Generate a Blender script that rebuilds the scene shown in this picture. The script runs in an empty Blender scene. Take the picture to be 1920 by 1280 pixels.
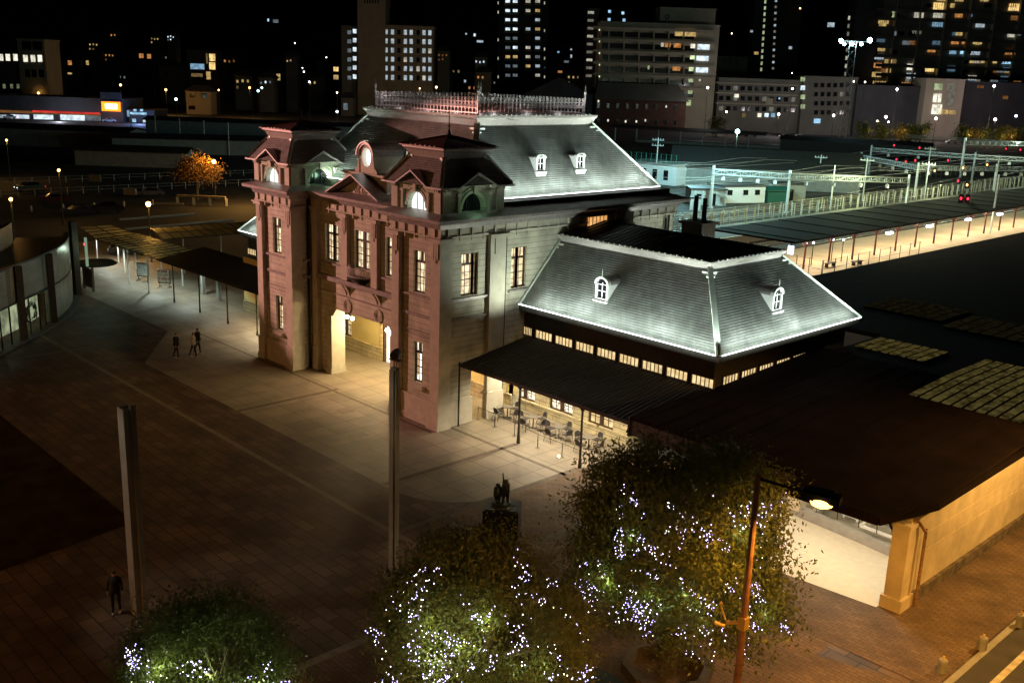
import bpy, bmesh, math, random
from mathutils import Vector, Matrix
R = math.radians
random.seed(7)
S = bpy.context.scene
COL = S.collection

# ---------------------------------------------------------------- camera, world, sun, exposure
CAM = Vector((43.33301, -36.07463, 20.5))
YAW, PITCH, ROLL, FPX = -0.80195452, 0.25833581, 0.03480973, 1892.71401
FW = Vector((math.sin(YAW)*math.cos(PITCH), math.cos(YAW)*math.cos(PITCH), -math.sin(PITCH)))
_r = Vector((math.cos(YAW), -math.sin(YAW), 0)); _u = _r.cross(FW)
RT = math.cos(ROLL)*_r + math.sin(ROLL)*_u
UP = -math.sin(ROLL)*_r + math.cos(ROLL)*_u
cd = bpy.data.cameras.new('camera'); cam = bpy.data.objects.new('camera', cd); COL.objects.link(cam)
cd.sensor_width = 36; cd.lens = FPX/1920*36; cd.clip_start = 0.5; cd.clip_end = 4000
cam.matrix_world = Matrix(((RT.x, UP.x, -FW.x, CAM.x), (RT.y, UP.y, -FW.y, CAM.y), (RT.z, UP.z, -FW.z, CAM.z), (0, 0, 0, 1)))
S.camera = cam
w = bpy.data.worlds.new('World'); S.world = w; w.use_nodes = True
nt = w.node_tree; bg = nt.nodes['Background']
sky = nt.nodes.new('ShaderNodeTexSky'); sky.sky_type = 'NISHITA'; sky.sun_disc = False
sky.sun_elevation = R(-6); sky.sun_rotation = R(200)
nt.links.new(sky.outputs[0], bg.inputs[0]); bg.inputs[1].default_value = 0.02
sd = bpy.data.lights.new('ambient_fill', 'SUN'); sd.energy = 0.006; sd.angle = R(0.5); sd.color = (1, .72, .42)  # added weak sun standing in for faint ambient light
so = bpy.data.objects.new('ambient_fill', sd); COL.objects.link(so); so.rotation_euler = (R(38), 0, R(140))
S.view_settings.view_transform = 'Standard'; S.view_settings.look = 'None'
S.view_settings.exposure = 0.0; S.view_settings.gamma = 1
S.cycles.use_denoising = True
S.cycles.max_bounces = 6; S.cycles.sample_clamp_indirect = 3

def ray(px, py):
    return (FW*FPX + (px-960)*RT - (py-640)*UP)/FPX
def onz(px, py, z=0.0):
    d = ray(px, py); return CAM + d*((z-CAM.z)/d.z)
def atd(px, py, depth):
    return CAM + ray(px, py)*depth

# ---------------------------------------------------------------- helpers
def loc_of(o):
    v = Vector((0, 0, 0))
    while o is not None:
        v += o.location; o = o.parent
    return v
def tag(o, label=None, cat=None, group=None, kind=None):
    if label: o['label'] = label
    if cat: o['category'] = cat
    if group: o['group'] = group
    if kind: o['kind'] = kind
    return o
def thing(name, label, cat, loc=(0, 0, 0), rz=0, group=None):
    o = bpy.data.objects.new(name, None); COL.objects.link(o)
    o.location = loc; o.rotation_euler = (0, 0, rz); o.empty_display_size = .3
    return tag(o, label, cat, group)
def copy_tree(o, parent=None, loc=None, rz=None):
    c = o.copy(); COL.objects.link(c)
    if parent: c.parent = parent
    if loc is not None: c.location = loc
    if rz is not None: c.rotation_euler = (0, 0, rz)
    for ch in o.children: copy_tree(ch, c)
    return c

class MB:
    def __init__(s): s.v = []; s.f = []; s.m = []
    def add(s, vs, fs, mi=0):
        n = len(s.v); s.v += [tuple(v) for v in vs]
        for f in fs: s.f.append(tuple(n+i for i in f)); s.m.append(mi)
        return s
    def box(s, x0, x1, y0, y1, z0, z1, mi=0):
        return s.add([(x0,y0,z0),(x1,y0,z0),(x1,y1,z0),(x0,y1,z0),(x0,y0,z1),(x1,y0,z1),(x1,y1,z1),(x0,y1,z1)],
                     [(0,3,2,1),(4,5,6,7),(0,1,5,4),(1,2,6,5),(2,3,7,6),(3,0,4,7)], mi)
    def obox(s, c, ax, ay, az, mi=0):           # centre and three half vectors
        c, ax, ay, az = map(Vector, (c, ax, ay, az))
        vs = [c+a*ax+b*ay+d*az for d in (-1, 1) for a, b in ((-1,-1),(1,-1),(1,1),(-1,1))]
        return s.add(vs, [(0,3,2,1),(4,5,6,7),(0,1,5,4),(1,2,6,5),(2,3,7,6),(3,0,4,7)], mi)
    def bar(s, a, b, w, h=None, mi=0, up=(0,0,1)):
        a, b = Vector(a), Vector(b); d = b-a; h = h or w
        if d.length < 1e-6: return s
        u = Vector(up)
        if abs(d.normalized().dot(u)) > .98: u = Vector((0, 1, 0))
        sx = d.cross(u).normalized()*w/2; sz = sx.cross(d).normalized()*h/2
        return s.obox((a+b)/2, d/2, sx, sz, mi)
    def quad(s, a, b, c, d, mi=0): return s.add([a, b, c, d], [(0, 1, 2, 3)], mi)
    def tube(s, a, b, r0, r1=None, n=8, mi=0, cap=True):
        a, b = Vector(a), Vector(b); r1 = r0 if r1 is None else r1
        d = (b-a).normalized(); u = Vector((0,0,1)) if abs(d.z) < .95 else Vector((1,0,0))
        x = d.cross(u).normalized(); y = d.cross(x)
        vs = []
        for c, r in ((a, r0), (b, r1)):
            for i in range(n):
                t = 2*math.pi*i/n; vs.append(c+(x*math.cos(t)+y*math.sin(t))*r)
        fs = [(i, (i+1) % n, n+(i+1) % n, n+i) for i in range(n)]
        if cap: fs += [tuple(range(n))[::-1], tuple(range(n, 2*n))]
        return s.add(vs, fs, mi)
    def lathe(s, c, prof, n=16, mi=0):
        vs = []; c = Vector(c)
        for r, z in prof:
            for i in range(n):
                t = 2*math.pi*i/n; vs.append((c.x+r*math.cos(t), c.y+r*math.sin(t), c.z+z))
        fs = []
        for k in range(len(prof)-1):
            for i in range(n):
                j = (i+1) % n; fs.append((k*n+i, k*n+j, (k+1)*n+j, (k+1)*n+i))
        fs.append(tuple(range(n))[::-1]); fs.append(tuple((len(prof)-1)*n+i for i in range(n)))
        return s.add(vs, fs, mi)
    def ball(s, c, r, n=8, m=5, mi=0, sz=1.0):
        prof = [(max(r*math.sin(math.pi*k/m), r*.02), -r*sz*math.cos(math.pi*k/m)) for k in range(m+1)]
        return s.lathe(c, prof, n, mi)
    def prism(s, poly, z0, z1, mi=0):
        n = len(poly); vs = [(x, y, z0) for x, y in poly]+[(x, y, z1) for x, y in poly]
        fs = [tuple(range(n))[::-1], tuple(range(n, 2*n))]+[(i, (i+1) % n, n+(i+1) % n, n+i) for i in range(n)]
        return s.add(vs, fs, mi)
    def cut(s):
        s.c = getattr(s, 'c', []); s.c.append((len(s.v), len(s.f))); return s
    def each(s, name, mat, parent, **k):          # one object per piece between cuts
        out = []; pv = pf = 0
        for nv, nf in getattr(s, 'c', [])+[(len(s.v), len(s.f))]:
            if nv > pv:
                q = MB(); q.v = s.v[pv:nv]; q.f = [tuple(i-pv for i in f) for f in s.f[pf:nf]]; q.m = s.m[pf:nf]
                out.append(q.build(name, mat, parent, **k))
            pv, pf = nv, nf
        return out
    def build(s, name, mat, parent=None, local=False, smooth=False):
        me = bpy.data.meshes.new(name)
        vs = s.v
        if parent is not None and not local:
            L = loc_of(parent); vs = [(x-L.x, y-L.y, z-L.z) for x, y, z in vs]
        me.from_pydata(vs, [], s.f)
        for m in (mat if isinstance(mat, (list, tuple)) else [mat]): me.materials.append(m)
        if any(s.m): me.polygons.foreach_set('material_index', s.m)
        if smooth: me.polygons.foreach_set('use_smooth', [True]*len(s.f))
        me.update()
        o = bpy.data.objects.new(name, me); COL.objects.link(o)
        if parent is not None: o.parent = parent
        return o

def sweep(path, prof, closed=True):
    """profile [(outward, z)] carried along a plan path; outward is to the right of travel"""
    P = [Vector((x, y)) for x, y in path]; n = len(P); m = MB()
    offs = []
    for i in range(n):
        a = P[i-1] if (closed or i > 0) else None; b = P[(i+1) % n] if (closed or i < n-1) else None
        ds = []
        if a is not None: ds.append((P[i]-a).normalized())
        if b is not None: ds.append((b-P[i]).normalized())
        ns = [Vector((d.y, -d.x)) for d in ds]
        if len(ns) == 1: offs.append(ns[0])
        else:
            q = ns[0]+ns[1]; offs.append(q/(max(.2, q.dot(ns[0]))))
    k = len(prof)
    vs = [(P[i].x+offs[i].x*o, P[i].y+offs[i].y*o, z) for i in range(n) for o, z in prof]
    fs = []
    for i in range(n if closed else n-1):
        j = (i+1) % n
        for t in range(k): fs.append((i*k+t, i*k+(t+1) % k, j*k+(t+1) % k, j*k+t))
    if not closed:
        fs.append(tuple(range(k))[::-1]); fs.append(tuple((n-1)*k+t for t in range(k)))
    return m.add(vs, fs)

# ---------------------------------------------------------------- materials
def lin(c): return tuple(((x/255)/12.92 if x/255 <= .04045 else ((x/255+.055)/1.055)**2.4) for x in c)
def mat(name, col, rough=.7, metal=0, noise=0, nscale=3, bump=0, spec=.4, emit=None, es=0):
    m = bpy.data.materials.new(name); m.use_nodes = True; t = m.node_tree; b = t.nodes['Principled BSDF']
    b.inputs['Base Color'].default_value = (*col, 1); b.inputs['Roughness'].default_value = rough
    b.inputs['Metallic'].default_value = metal; b.inputs['Specular IOR Level'].default_value = spec
    if emit: b.inputs['Emission Color'].default_value = (*emit, 1); b.inputs['Emission Strength'].default_value = es
    if noise or bump:
        tc = t.nodes.new('ShaderNodeTexCoord'); nz = t.nodes.new('ShaderNodeTexNoise'); nz.inputs['Scale'].default_value = nscale
        nz.inputs['Detail'].default_value = 6; t.links.new(tc.outputs['Object'], nz.inputs['Vector'])
        if noise:
            mr = t.nodes.new('ShaderNodeMapRange'); mr.inputs[3].default_value = 1-noise; mr.inputs[4].default_value = 1+noise
            mr.inputs[1].default_value = .3; mr.inputs[2].default_value = .7
            vm = t.nodes.new('ShaderNodeVectorMath'); vm.operation = 'SCALE'; vm.inputs[0].default_value = col
            t.links.new(nz.outputs[0], mr.inputs[0]); t.links.new(mr.outputs[0], vm.inputs['Scale']); t.links.new(vm.outputs[0], b.inputs['Base Color'])
        if bump:
            bp = t.nodes.new('ShaderNodeBump'); bp.inputs['Strength'].default_value = bump; bp.inputs['Distance'].default_value = .05
            t.links.new(nz.outputs[0], bp.inputs['Height']); t.links.new(bp.outputs[0], b.inputs['Normal'])
    return m
def emat(name, col, s, vary=0, stripes=0, sample=True):
    m = bpy.data.materials.new(name); m.use_nodes = True; t = m.node_tree; t.nodes.clear()
    o = t.nodes.new('ShaderNodeOutputMaterial'); e = t.nodes.new('ShaderNodeEmission'); t.links.new(e.outputs[0], o.inputs[0])
    e.inputs[0].default_value = (*col, 1); e.inputs[1].default_value = s
    if vary:
        tc = t.nodes.new('ShaderNodeTexCoord'); nz = t.nodes.new('ShaderNodeTexNoise'); nz.inputs['Scale'].default_value = stripes or 2.0
        nz.inputs['Detail'].default_value = 3
        t.links.new(tc.outputs['Object'], nz.inputs['Vector'])
        mr = t.nodes.new('ShaderNodeMapRange'); mr.inputs[1].default_value = .35; mr.inputs[2].default_value = .65
        mr.inputs[3].default_value = s*(1-vary); mr.inputs[4].default_value = s*(1+vary*.5)
        t.links.new(nz.outputs[0], mr.inputs[0]); t.links.new(mr.outputs[0], e.inputs[1])
    if not sample: m.cycles.emission_sampling = 'NONE'
    return m
def brickmat(name, c1, c2, mortar, bw, bh, msize=.02, rough=.75, bump=.4, floor=False, off=.5, noise=.25, nsc=1.2, spec=.35):
    m = bpy.data.materials.new(name); m.use_nodes = True; t = m.node_tree; b = t.nodes['Principled BSDF']
    L = t.links.new
    tc = t.nodes.new('ShaderNodeTexCoord'); sp = t.nodes.new('ShaderNodeSeparateXYZ'); L(tc.outputs['Object'], sp.inputs[0])
    cb = t.nodes.new('ShaderNodeCombineXYZ')
    if floor: L(sp.outputs[0], cb.inputs[0]); L(sp.outputs[1], cb.inputs[1])
    else:
        ad = t.nodes.new('ShaderNodeMath'); ad.operation = 'ADD'; L(sp.outputs[0], ad.inputs[0]); L(sp.outputs[1], ad.inputs[1])
        L(ad.outputs[0], cb.inputs[0]); L(sp.outputs[2], cb.inputs[1])
    br = t.nodes.new('ShaderNodeTexBrick'); L(cb.outputs[0], br.inputs['Vector'])
    br.inputs['Color1'].default_value = (*c1, 1); br.inputs['Color2'].default_value = (*c2, 1); br.inputs['Mortar'].default_value = (*mortar, 1)
    br.inputs['Scale'].default_value = 1; br.inputs['Brick Width'].default_value = bw; br.inputs['Row Height'].default_value = bh
    br.inputs['Mortar Size'].default_value = msize; br.inputs['Mortar Smooth'].default_value = .1; br.offset = off
    nz = t.nodes.new('ShaderNodeTexNoise'); nz.inputs['Scale'].default_value = nsc; nz.inputs['Detail'].default_value = 8; L(tc.outputs['Object'], nz.inputs['Vector'])
    mr = t.nodes.new('ShaderNodeMapRange'); mr.inputs[1].default_value = .3; mr.inputs[2].default_value = .7
    mr.inputs[3].default_value = 1-noise; mr.inputs[4].default_value = 1+noise; L(nz.outputs[0], mr.inputs[0])
    vm = t.nodes.new('ShaderNodeVectorMath'); vm.operation = 'SCALE'; L(br.outputs['Color'], vm.inputs[0]); L(mr.outputs[0], vm.inputs['Scale'])
    L(vm.outputs[0], b.inputs['Base Color']); b.inputs['Roughness'].default_value = rough; b.inputs['Specular IOR Level'].default_value = spec
    bp = t.nodes.new('ShaderNodeBump'); bp.inputs['Strength'].default_value = bump; bp.inputs['Distance'].default_value = .02; bp.invert = True
    L(br.outputs['Fac'], bp.inputs['Height']); L(bp.outputs[0], b.inputs['Normal'])
    return m

M = dict(
 stone=brickmat('wall_stone', (.48,.46,.37), (.45,.43,.345), (.24,.22,.17), 60, .34, .016),
 pilaster=mat('dressed_stone', (.48,.45,.37), .75, noise=.12, nscale=2),
 arcade=mat('arcade_plaster', (.56,.46,.20), .7, noise=.08, nscale=1.5),
 dado=brickmat('dado_stone', (.42,.36,.22), (.36,.31,.19), (.16,.13,.07), 1.2, .3, .02),
 copper=mat('weathered_copper', (.16,.15,.14), .45, .3, noise=.2),
 ledge=mat('lead_ledge', (.30,.27,.26), .45, .2, noise=.2, nscale=4),
 slate=brickmat('slate_course', (.27,.28,.26), (.23,.24,.225), (.17,.18,.17), .32, 40, .006, .5, .2, noise=.25, nsc=1.5, spec=.5),
 slate_t=brickmat('tower_scale_tiles', (.34,.31,.29), (.26,.24,.23), (.12,.11,.11), .14, .12, .012, .6, .5, noise=.2, nsc=2),
 cap=mat('hip_metal', (.72,.78,.70), .45, .1, noise=.1, nscale=3),
 deck=mat('dark_seamed_metal', (.035,.033,.03), .5, .4, noise=.3),
 dark=mat('dark_iron', (.02,.02,.02), .5, .5),
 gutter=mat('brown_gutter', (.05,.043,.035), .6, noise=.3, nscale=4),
 wood=mat('dark_wood', (.045,.022,.012), .5, noise=.3, nscale=8),
 sash=mat('window_sash', (.16,.12,.07), .5),
 led=emat('led_strip', (.9,1,.97), 4),
 win=emat('lit_room', (1,.79,.48), 1.5, .55, 2.2),
 winb=emat('bright_room', (1,.9,.68), 2.2, .3, 2),
 cler=emat('clerestory_glow', (1,.72,.34), 1.05, .35, 2.5),
 orange=emat('orange_room', (1,.5,.16), .9, .3, 3),
 arch=emat('arch_window_glow', (.95,1,.95), 2.0, .25, 1.5),
 black=mat('black_glass', (.01,.01,.012), .15),
 crest=mat('cresting_metal', (.55,.52,.5), .4, .6),
 white=mat('white_paint', (.75,.75,.72), .6, noise=.05),
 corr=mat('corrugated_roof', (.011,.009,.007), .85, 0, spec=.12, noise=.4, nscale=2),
 post=mat('iron_post', (.05,.05,.035), .5, .5),
 concrete=mat('concrete', (.30,.29,.26), .85, noise=.15, nscale=2, bump=.2),
)
# ---------------------------------------------------------------- ground
g = MB()
NG = 24
g.quad((-1500,-600,0),(500,-600,0),(500,1700,0),(-1500,1700,0))
M['asphalt'] = mat('asphalt', (.045,.043,.04), .85, noise=.3, nscale=.15)
tag(g.build('ground', M['asphalt']), kind='structure')
M['paver'] = brickmat('plaza_pavers', (.115,.074,.045), (.066,.040,.024), (.026,.016,.01), 1.2, .6, .03, .62, .35, True, noise=.5, nsc=.5)
M['apron'] = brickmat('granite_slabs', (.235,.20,.15), (.19,.16,.118), (.105,.085,.06), 1.6, 1.6, .024, .6, .15, True, off=0, noise=.2, nsc=.6)
M['strip'] = mat('brown_inlay', (.10,.075,.05), .7, noise=.25, nscale=2)
M['strip_patch'] = mat('pale_inlay_light_patch', (.19,.155,.115), .7, noise=.25, nscale=2)
M['walk'] = brickmat('pavement_blocks', (.155,.10,.06), (.115,.075,.046), (.055,.04,.026), .4, .2, .012, .8, .3, True, noise=.35, nsc=.6)
MB().quad((-75,-60,.004),(31.4,-60,.004),(31.4,7,.004),(-75,7,.004)).build('plaza', M['paver'])['kind'] = 'structure'
def rrect(x0, x1, y0, y1, r, left=True, n=10):
    p = [(x1, y1)]
    p += [(x0, y1)]
    p += [(x0+r-r*math.cos(t), y0+r-r*math.sin(t)) for t in [math.pi/2*i/n for i in range(n+1)]]
    p += [(x1-r+r*math.sin(t), y0+r-r*math.cos(t)) for t in [math.pi/2*i/n for i in range(n+1)]]
    return p
a = MB(); pp = [q for q in rrect(-31, 9.4, -7.3, 7.1, 4.2) if q[0] > -20 or q[1] > 0]; pp.insert(2, (-31, -2)); pp.insert(3, (-23.5, -7.3)); a.add([(x, y, .008) for x, y in pp], [tuple(range(len(pp)))])

a.add([(-75,-2.0,.0082),(-29.5,-2.0,.0082),(-29.5,12,.0082),(-75,12,.0082)], [(0,1,2,3)])
tag(MB().quad((9.4,-7,.0075),(27.4,-7,.0075),(27.4,7.1,.0075),(9.4,7.1,.0075)).build('paving', M['walk']), kind='structure')
tag(a.build('paved_apron', M['apron']), kind='structure')
st = MB()
for x0, x1, y0, y1 in ((-10.5,-10.2,-7.3,0),(4.25,4.6,-7.2,2.2),(9.05,9.4,-10,2.2),(0,9.4,.9,1.15),(-29,0,-.55,-.35),(13.9,14.2,-9,2.2)):
    st.quad((x0,y0,.012),(x1,y0,.012),(x1,y1,.012),(x0,y1,.012))
tag(st.build('dark_paving_strips', M['strip']), kind='structure')
st = MB()
for x0, x1, y0, y1, z in ((15.55,15.95,-34,-16,.008),(-40,15.5,-10.35,-10.05,.008),(-6.9,-5.9,-2.6,-1.7,.012),(-2.6,-1.9,-4.6,-3.2,.012),(-8.4,-7.6,-3.9,-3.2,.012),(-1.2,-.3,-4.9,-4.4,.012),(-30,-29.7,-34,-9,.013)):  # real strips; the small squares paint window light thrown on the ground
    st.quad((x0,y0,z),(x1,y0,z),(x1,y1,z),(x0,y1,z))
tag(st.build('paving_strips_light_patches', M['strip_patch']), kind='structure')
M['plaza_shadow'] = mat('painted_shadow', (.034,.023,.013), .95, spec=.0, noise=.4, nscale=.8)
tag(MB().quad((-40,-30,.016),(2.6,-30,.016),(.8,-18.7,.016),(-40,-18.3,.016)).build('shadow_sheet', M['plaza_shadow']), kind='structure')  # dark sheet painting a shadow on the plaza
tag(MB().quad((15.95,-60,.02),(31.3,-60,.02),(31.3,-3.2,.02),(15.95,-8,.02)).quad((27.0,-3.2,.0195),(31.3,-3.2,.0195),(31.3,60,.0195),(28.9,60,.0195)).build('pavement', M['walk']), kind='structure')
kb = MB().box(31.4,31.65,-60,60,-.1,.03)
tag(kb.build('kerb', M['concrete']), kind='structure')
tag(MB().quad((31.65,-60,.004),(60,-60,.004),(60,60,.004),(31.65,60,.004)).build('road', mat('road_asphalt', (.05,.045,.04), .8, noise=.3, nscale=1)), kind='structure')
tag(MB().quad((32.5,-60,.008),(32.75,-60,.008),(32.75,60,.008),(32.5,60,.008)).build('road_marking', mat('road_paint', (.5,.45,.35), .7, noise=.3)), kind='structure')

# ---------------------------------------------------------------- station
ST = thing('station_building', 'ornate two storey stone railway station with twin mansard towers, floodlit', 'station', (-10.15, 0, 0))
LX0, LX1, RX0 = -20.3, -15.75, -4.55
HT = 12.3

def wall(axis, u0, u1, z0, z1, pos, outd, ops, depth=.25, mb=None):
    """vertical wall sheet in plane axis=pos with reveals round openings; outd is the outward sign"""
    mb = mb or MB()
    us = sorted({u0, u1, *[o[0] for o in ops], *[o[1] for o in ops]}); zs = sorted({z0, z1, *[o[2] for o in ops], *[o[3] for o in ops]})
    def P(u, z, d=0.0):
        q = pos - outd*d
        return (q, u, z) if axis == 'x' else (u, q, z)
    for i in range(len(us)-1):
        for j in range(len(zs)-1):
            uc, zc = (us[i]+us[i+1])/2, (zs[j]+zs[j+1])/2
            if any(o[0] < uc < o[1] and o[2] < zc < o[3] for o in ops): continue
            mb.quad(P(us[i], zs[j]), P(us[i+1], zs[j]), P(us[i+1], zs[j+1]), P(us[i], zs[j+1]))
    for a, b, c, d in ops:
        for (ua, za), (ub, zb) in (((a,c),(b,c)),((b,c),(b,d)),((b,d),(a,d)),((a,d),(a,c))):
            mb.quad(P(ua, za), P(ub, zb), P(ub, zb, depth), P(ua, za, depth))
    return mb

wl = MB()
FU = (7.9, 10.4)
wall('y', RX0, 0, 0, HT, .3, -1, [(-2.83,-1.73,*FU),(-2.78,-1.88,2.4,4.9)], mb=wl)
wall('y', LX0, LX1, 0, HT, .3, -1, [(-18.6,-17.5,*FU),(-18.45,-17.55,2.4,4.9)], mb=wl)
wall('y', LX1, RX0, 0, HT, 1.8, -1, [(-14.35,-12.75,*FU),(-10.95,-9.25,*FU),(-7.55,-5.95,*FU),(-13.5,-6.8,0,4.65)], mb=wl, depth=.9)
wall('x', .3, 2.8, 0, HT, -.3, 1, [(1.85,2.8,7.85,10.35)], mb=wl)
wall('x', 2.8, 6.4, 0, HT, -.3, 1, [(2.8,3.15,7.85,10.35),(5.85,6.4,7.85,10.35),(2.8,6.4,0,3.6)], mb=wl, depth=.4)
wall('x', 6.4, 21.5, 0, HT, -.3, 1, [(6.4,7.15,7.85,10.35)], mb=wl)
wall('x', .3, 1.8, 0, HT, LX1-.05, 1, [], mb=wl)
wall('x', .3, 21.5, 0, HT, LX0+.3, -1, [], mb=wl)
wl.quad((RX0,1.8,0),(RX0,.3,0),(RX0,.3,HT),(RX0,1.8,HT))
wl.quad((LX0,21.5,0),(0-.3,21.5,0),(-.3,21.5,HT),(LX0,21.5,HT))
tag(wl.build('wall', M['stone'], ST))
# arched head of the side arcade opening
ah = MB()
for (y0, y1, y2) in ((2.8, 2.8, 3.2), (6.4, 6.4, 6.0)):
    ah.cut().add([(-.3,y0,3.6),(-.3,y2,3.6),(-.3,y0,3.1),(-.7,y0,3.6),(-.7,y2,3.6),(-.7,y0,3.1)], [(0,1,2),(5,4,3),(1,4,5,2),(0,3,4,1)])
for (x0, x2) in ((-13.5,-13.1), (-6.8,-7.2)):
    ah.cut().add([(x0,1.8,4.65),(x2,1.8,4.65),(x0,1.8,4.15),(x0,2.7,4.65),(x2,2.7,4.65),(x0,2.7,4.15)], [(0,1,2),(5,4,3),(1,4,5,2),(0,3,4,1)])
ah.each('arch_bracket', M['pilaster'], ST)

# pilasters with caps and drops
def pilaster(mb, x0, x1, y0, y1, fx=0, fy=0, zb=0, zt=11.2):
    mb.box(x0, x1, y0, y1, zb, zt)
pz = []
def pil_front(x0, x1, yf, yb, zb=0):
    m = MB(); m.box(x0, x1, yf, yb, zb, 11.15)
    if zb == 0:
        m.box(x0-.07, x1+.07, yf-.08, yb, 0, 1.65)
        m.box(x0-.12, x1+.12, yf-.14, yb, 0, .4)
    m.box(x0-.12, x1+.12, yf-.14, yb, 11.15, 11.3); m.box(x0-.2, x1+.2, yf-.22, yb, 11.3, 11.4)
    n = 3; wdt = (x1-x0)*.62/n
    for i in range(n):
        c = (x0+x1)/2+(i-1)*wdt*1.15; m.box(c-wdt*.4, c+wdt*.4, yf-.06, yf, 10.45-(.25 if i != 1 else .45), 11.15)
    m.build('pilaster', M['pilaster'], ST)
def pil_side(y0, y1, xf, xb, cap=True, plinth=True):
    m = MB(); m.box(xb, xf, y0, y1, 0, 11.15)
    if plinth: m.box(xb, xf+.08, y0-.07, y1+.07, 0, 1.65); m.box(xb, xf+.14, y0-.1, y1+.12, 0, .4)
    m.box(xb, xf+.14, y0-.1, y1+.12, 11.15, 11.3); m.box(xb, xf+.22, y0-.18, y1+.2, 11.3, 11.4)
    c = (y0+y1)/2; m.box(xf, xf+.06, c-.3, c+.3, 10.2, 11.15)
    m.build('pilaster', M['pilaster'], ST)
pil_front(-.84, 0, 0, .9); pil_front(-4.55, -3.85, 0, 1.78)
pil_front(-16.55, -15.75, 0, .9); pil_front(-20.3, -19.6, 0, .9)
pil_front(-15.65, -15.0, 1.5, 1.8, .0)
for x0, x1 in ((-12.05,-11.4), (-8.75,-8.1)): pil_front(x0, x1, 1.5, 1.8, 6.95)
pil_front(-5.3, -4.7, 1.5, 1.8)
m = MB()
pil_side(3.85, 5.1, 0, -.3)
# jambs of the porch
m = MB(); m.box(-14.05,-13.46,1.62,2.72,0,4.14).box(-14.12,-13.4,1.55,2.77,0,.35).cut().box(-6.84,-6.25,1.62,2.72,0,4.14)
m.each('porch_pier', M['pilaster'], ST)
m = MB()
for x0, x1, y0, y1 in ((-19.6,-16.55,.12,.3),(-3.85,-.84,.12,.3)):
    m.box(x0,x1,y0,y1,0,1.6); m.box(x0,x1,y0-.06,y0,0,.38); m.cut()
m.box(-.3,-.1,.9,2.79,0,1.6)
m.each('plinth', M['pilaster'], ST)
# string courses, cornice, frieze
OUT = [(LX0,21.5),(LX0,0),(LX1,0),(LX1,1.5),(RX0,1.5),(RX0,0),(0,0),(0,21.5)]
co = sweep(OUT, [(-.28,11.9),(.12,11.95),(.2,12.2),(.55,12.28),(.66,12.34),(.68,12.52),(.6,12.56),(-.5,12.86),(-.5,12.1)])
co.build('cornice', M['ledge'], ST)
fz = sweep(OUT, [(-.35,11.38),(.05,11.4),(.08,11.5),(.02,11.52),(.02,11.93),(-.35,11.93)])
fz.build('frieze', M['pilaster'], ST)
br = MB()
def brk(x, y, ax):
    br.cut()
    if ax == 'y': br.box(x-.06, x+.06, y-.09, y, 11.5, 11.93); br.box(x-.045, x+.045, y-.05, y, 11.2, 11.5)
    else: br.box(x, x+.1, y-.06, y+.06, 11.55, 11.93); br.box(x, x+.06, y-.045, y+.045, 11.2, 11.55)
for x in (-4.1,-3.2,-2.28,-1.36,-.45): brk(x, -.02, 'y'); brk(x-15.75, -.02, 'y')
for k in range(12): brk(-15.2+k*.92, 1.48, 'y')
for k in range(24):
    if not 11.7 < .5+k*.9 < 14.4: brk(.02, .5+k*.9, 'x')
br.each('cornice_bracket', M['pilaster'], ST)
bd = MB()
for x0, x1, y in ((-3.85,-.84,.3),(-19.6,-16.55,.3)):
    bd.cut().box(x0,x1,y-.14,y,7.68,7.82).cut().box(x0,x1,y-.1,y,6.5,6.68)
    bd.box(x0+.12,x0+.2,y-.05,y,5.66,6.5); bd.box(x1-.2,x1-.12,y-.05,y,5.66,6.5); bd.box(x0+.12,x1-.12,y-.05,y,5.56,5.66)
    bd.cut().box(x0,x1,y-.05,y,5.3,5.36)
for q in ((-15,-4.72,1.44,1.8,6.62,6.92),(-15,-4.72,1.7,1.8,5.72,5.78),(-15,-12.05,1.66,1.8,7.68,7.8),(-8.1,-5.3,1.66,1.8,7.68,7.8)): bd.cut().box(*q)
for q in ((-.3,-.16,.9,3.85,7.62,7.76),(-.3,-.2,.9,3.85,6.45,6.62),(-.3,-.16,5.6,7.4,7.62,7.76),(-15.8,-15.6,.9,1.5,7.62,7.76),(-15.8,-15.6,.9,1.5,6.45,6.62)): bd.cut().box(*q)
bd.each('string_course', M['ledge'], ST)
# sills
sl = MB()
for x0, x1, y, z in ((-2.95,-1.6,.3,2.3),(-18.6,-17.4,.3,2.3)): sl.cut().box(x0, x1, y-.25, y, z-.22, z+.0)
sl.each('window_sill', M['pilaster'], ST)
# corbels and rings on the porch lintel
for cx in (-11.75, -8.3):
    c = MB()
    for dx in (-.2, .2):
        for i in range(6):
            t = i/5; c.box(cx+dx-.07, cx+dx+.07, 1.8-.36*(1-t)**1.4-.04, 1.8, 5.95+.66*(1-t)-.11, 5.95+.66*(1-t))
    c.build('corbel', M['pilaster'], ST)
    r = MB(); 
    N = 20
    for i in range(N):
        t0, t1 = 2*math.pi*i/N, 2*math.pi*(i+1)/N
        a0 = Vector((cx+.42*math.cos(t0), 1.76, 5.15+.42*math.sin(t0))); b0 = Vector((cx+.42*math.cos(t1), 1.76, 5.15+.42*math.sin(t1)))
        r.bar(a0, b0, .08, .1)
        a0 = Vector((cx+.28*math.cos(t0), 1.76, 5.15+.28*math.sin(t0))); b0 = Vector((cx+.28*math.cos(t1), 1.76, 5.15+.28*math.sin(t1))); r.bar(a0, b0, .05, .08)
    r.each('ring_ornament', M['pilaster'], ST)
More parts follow.
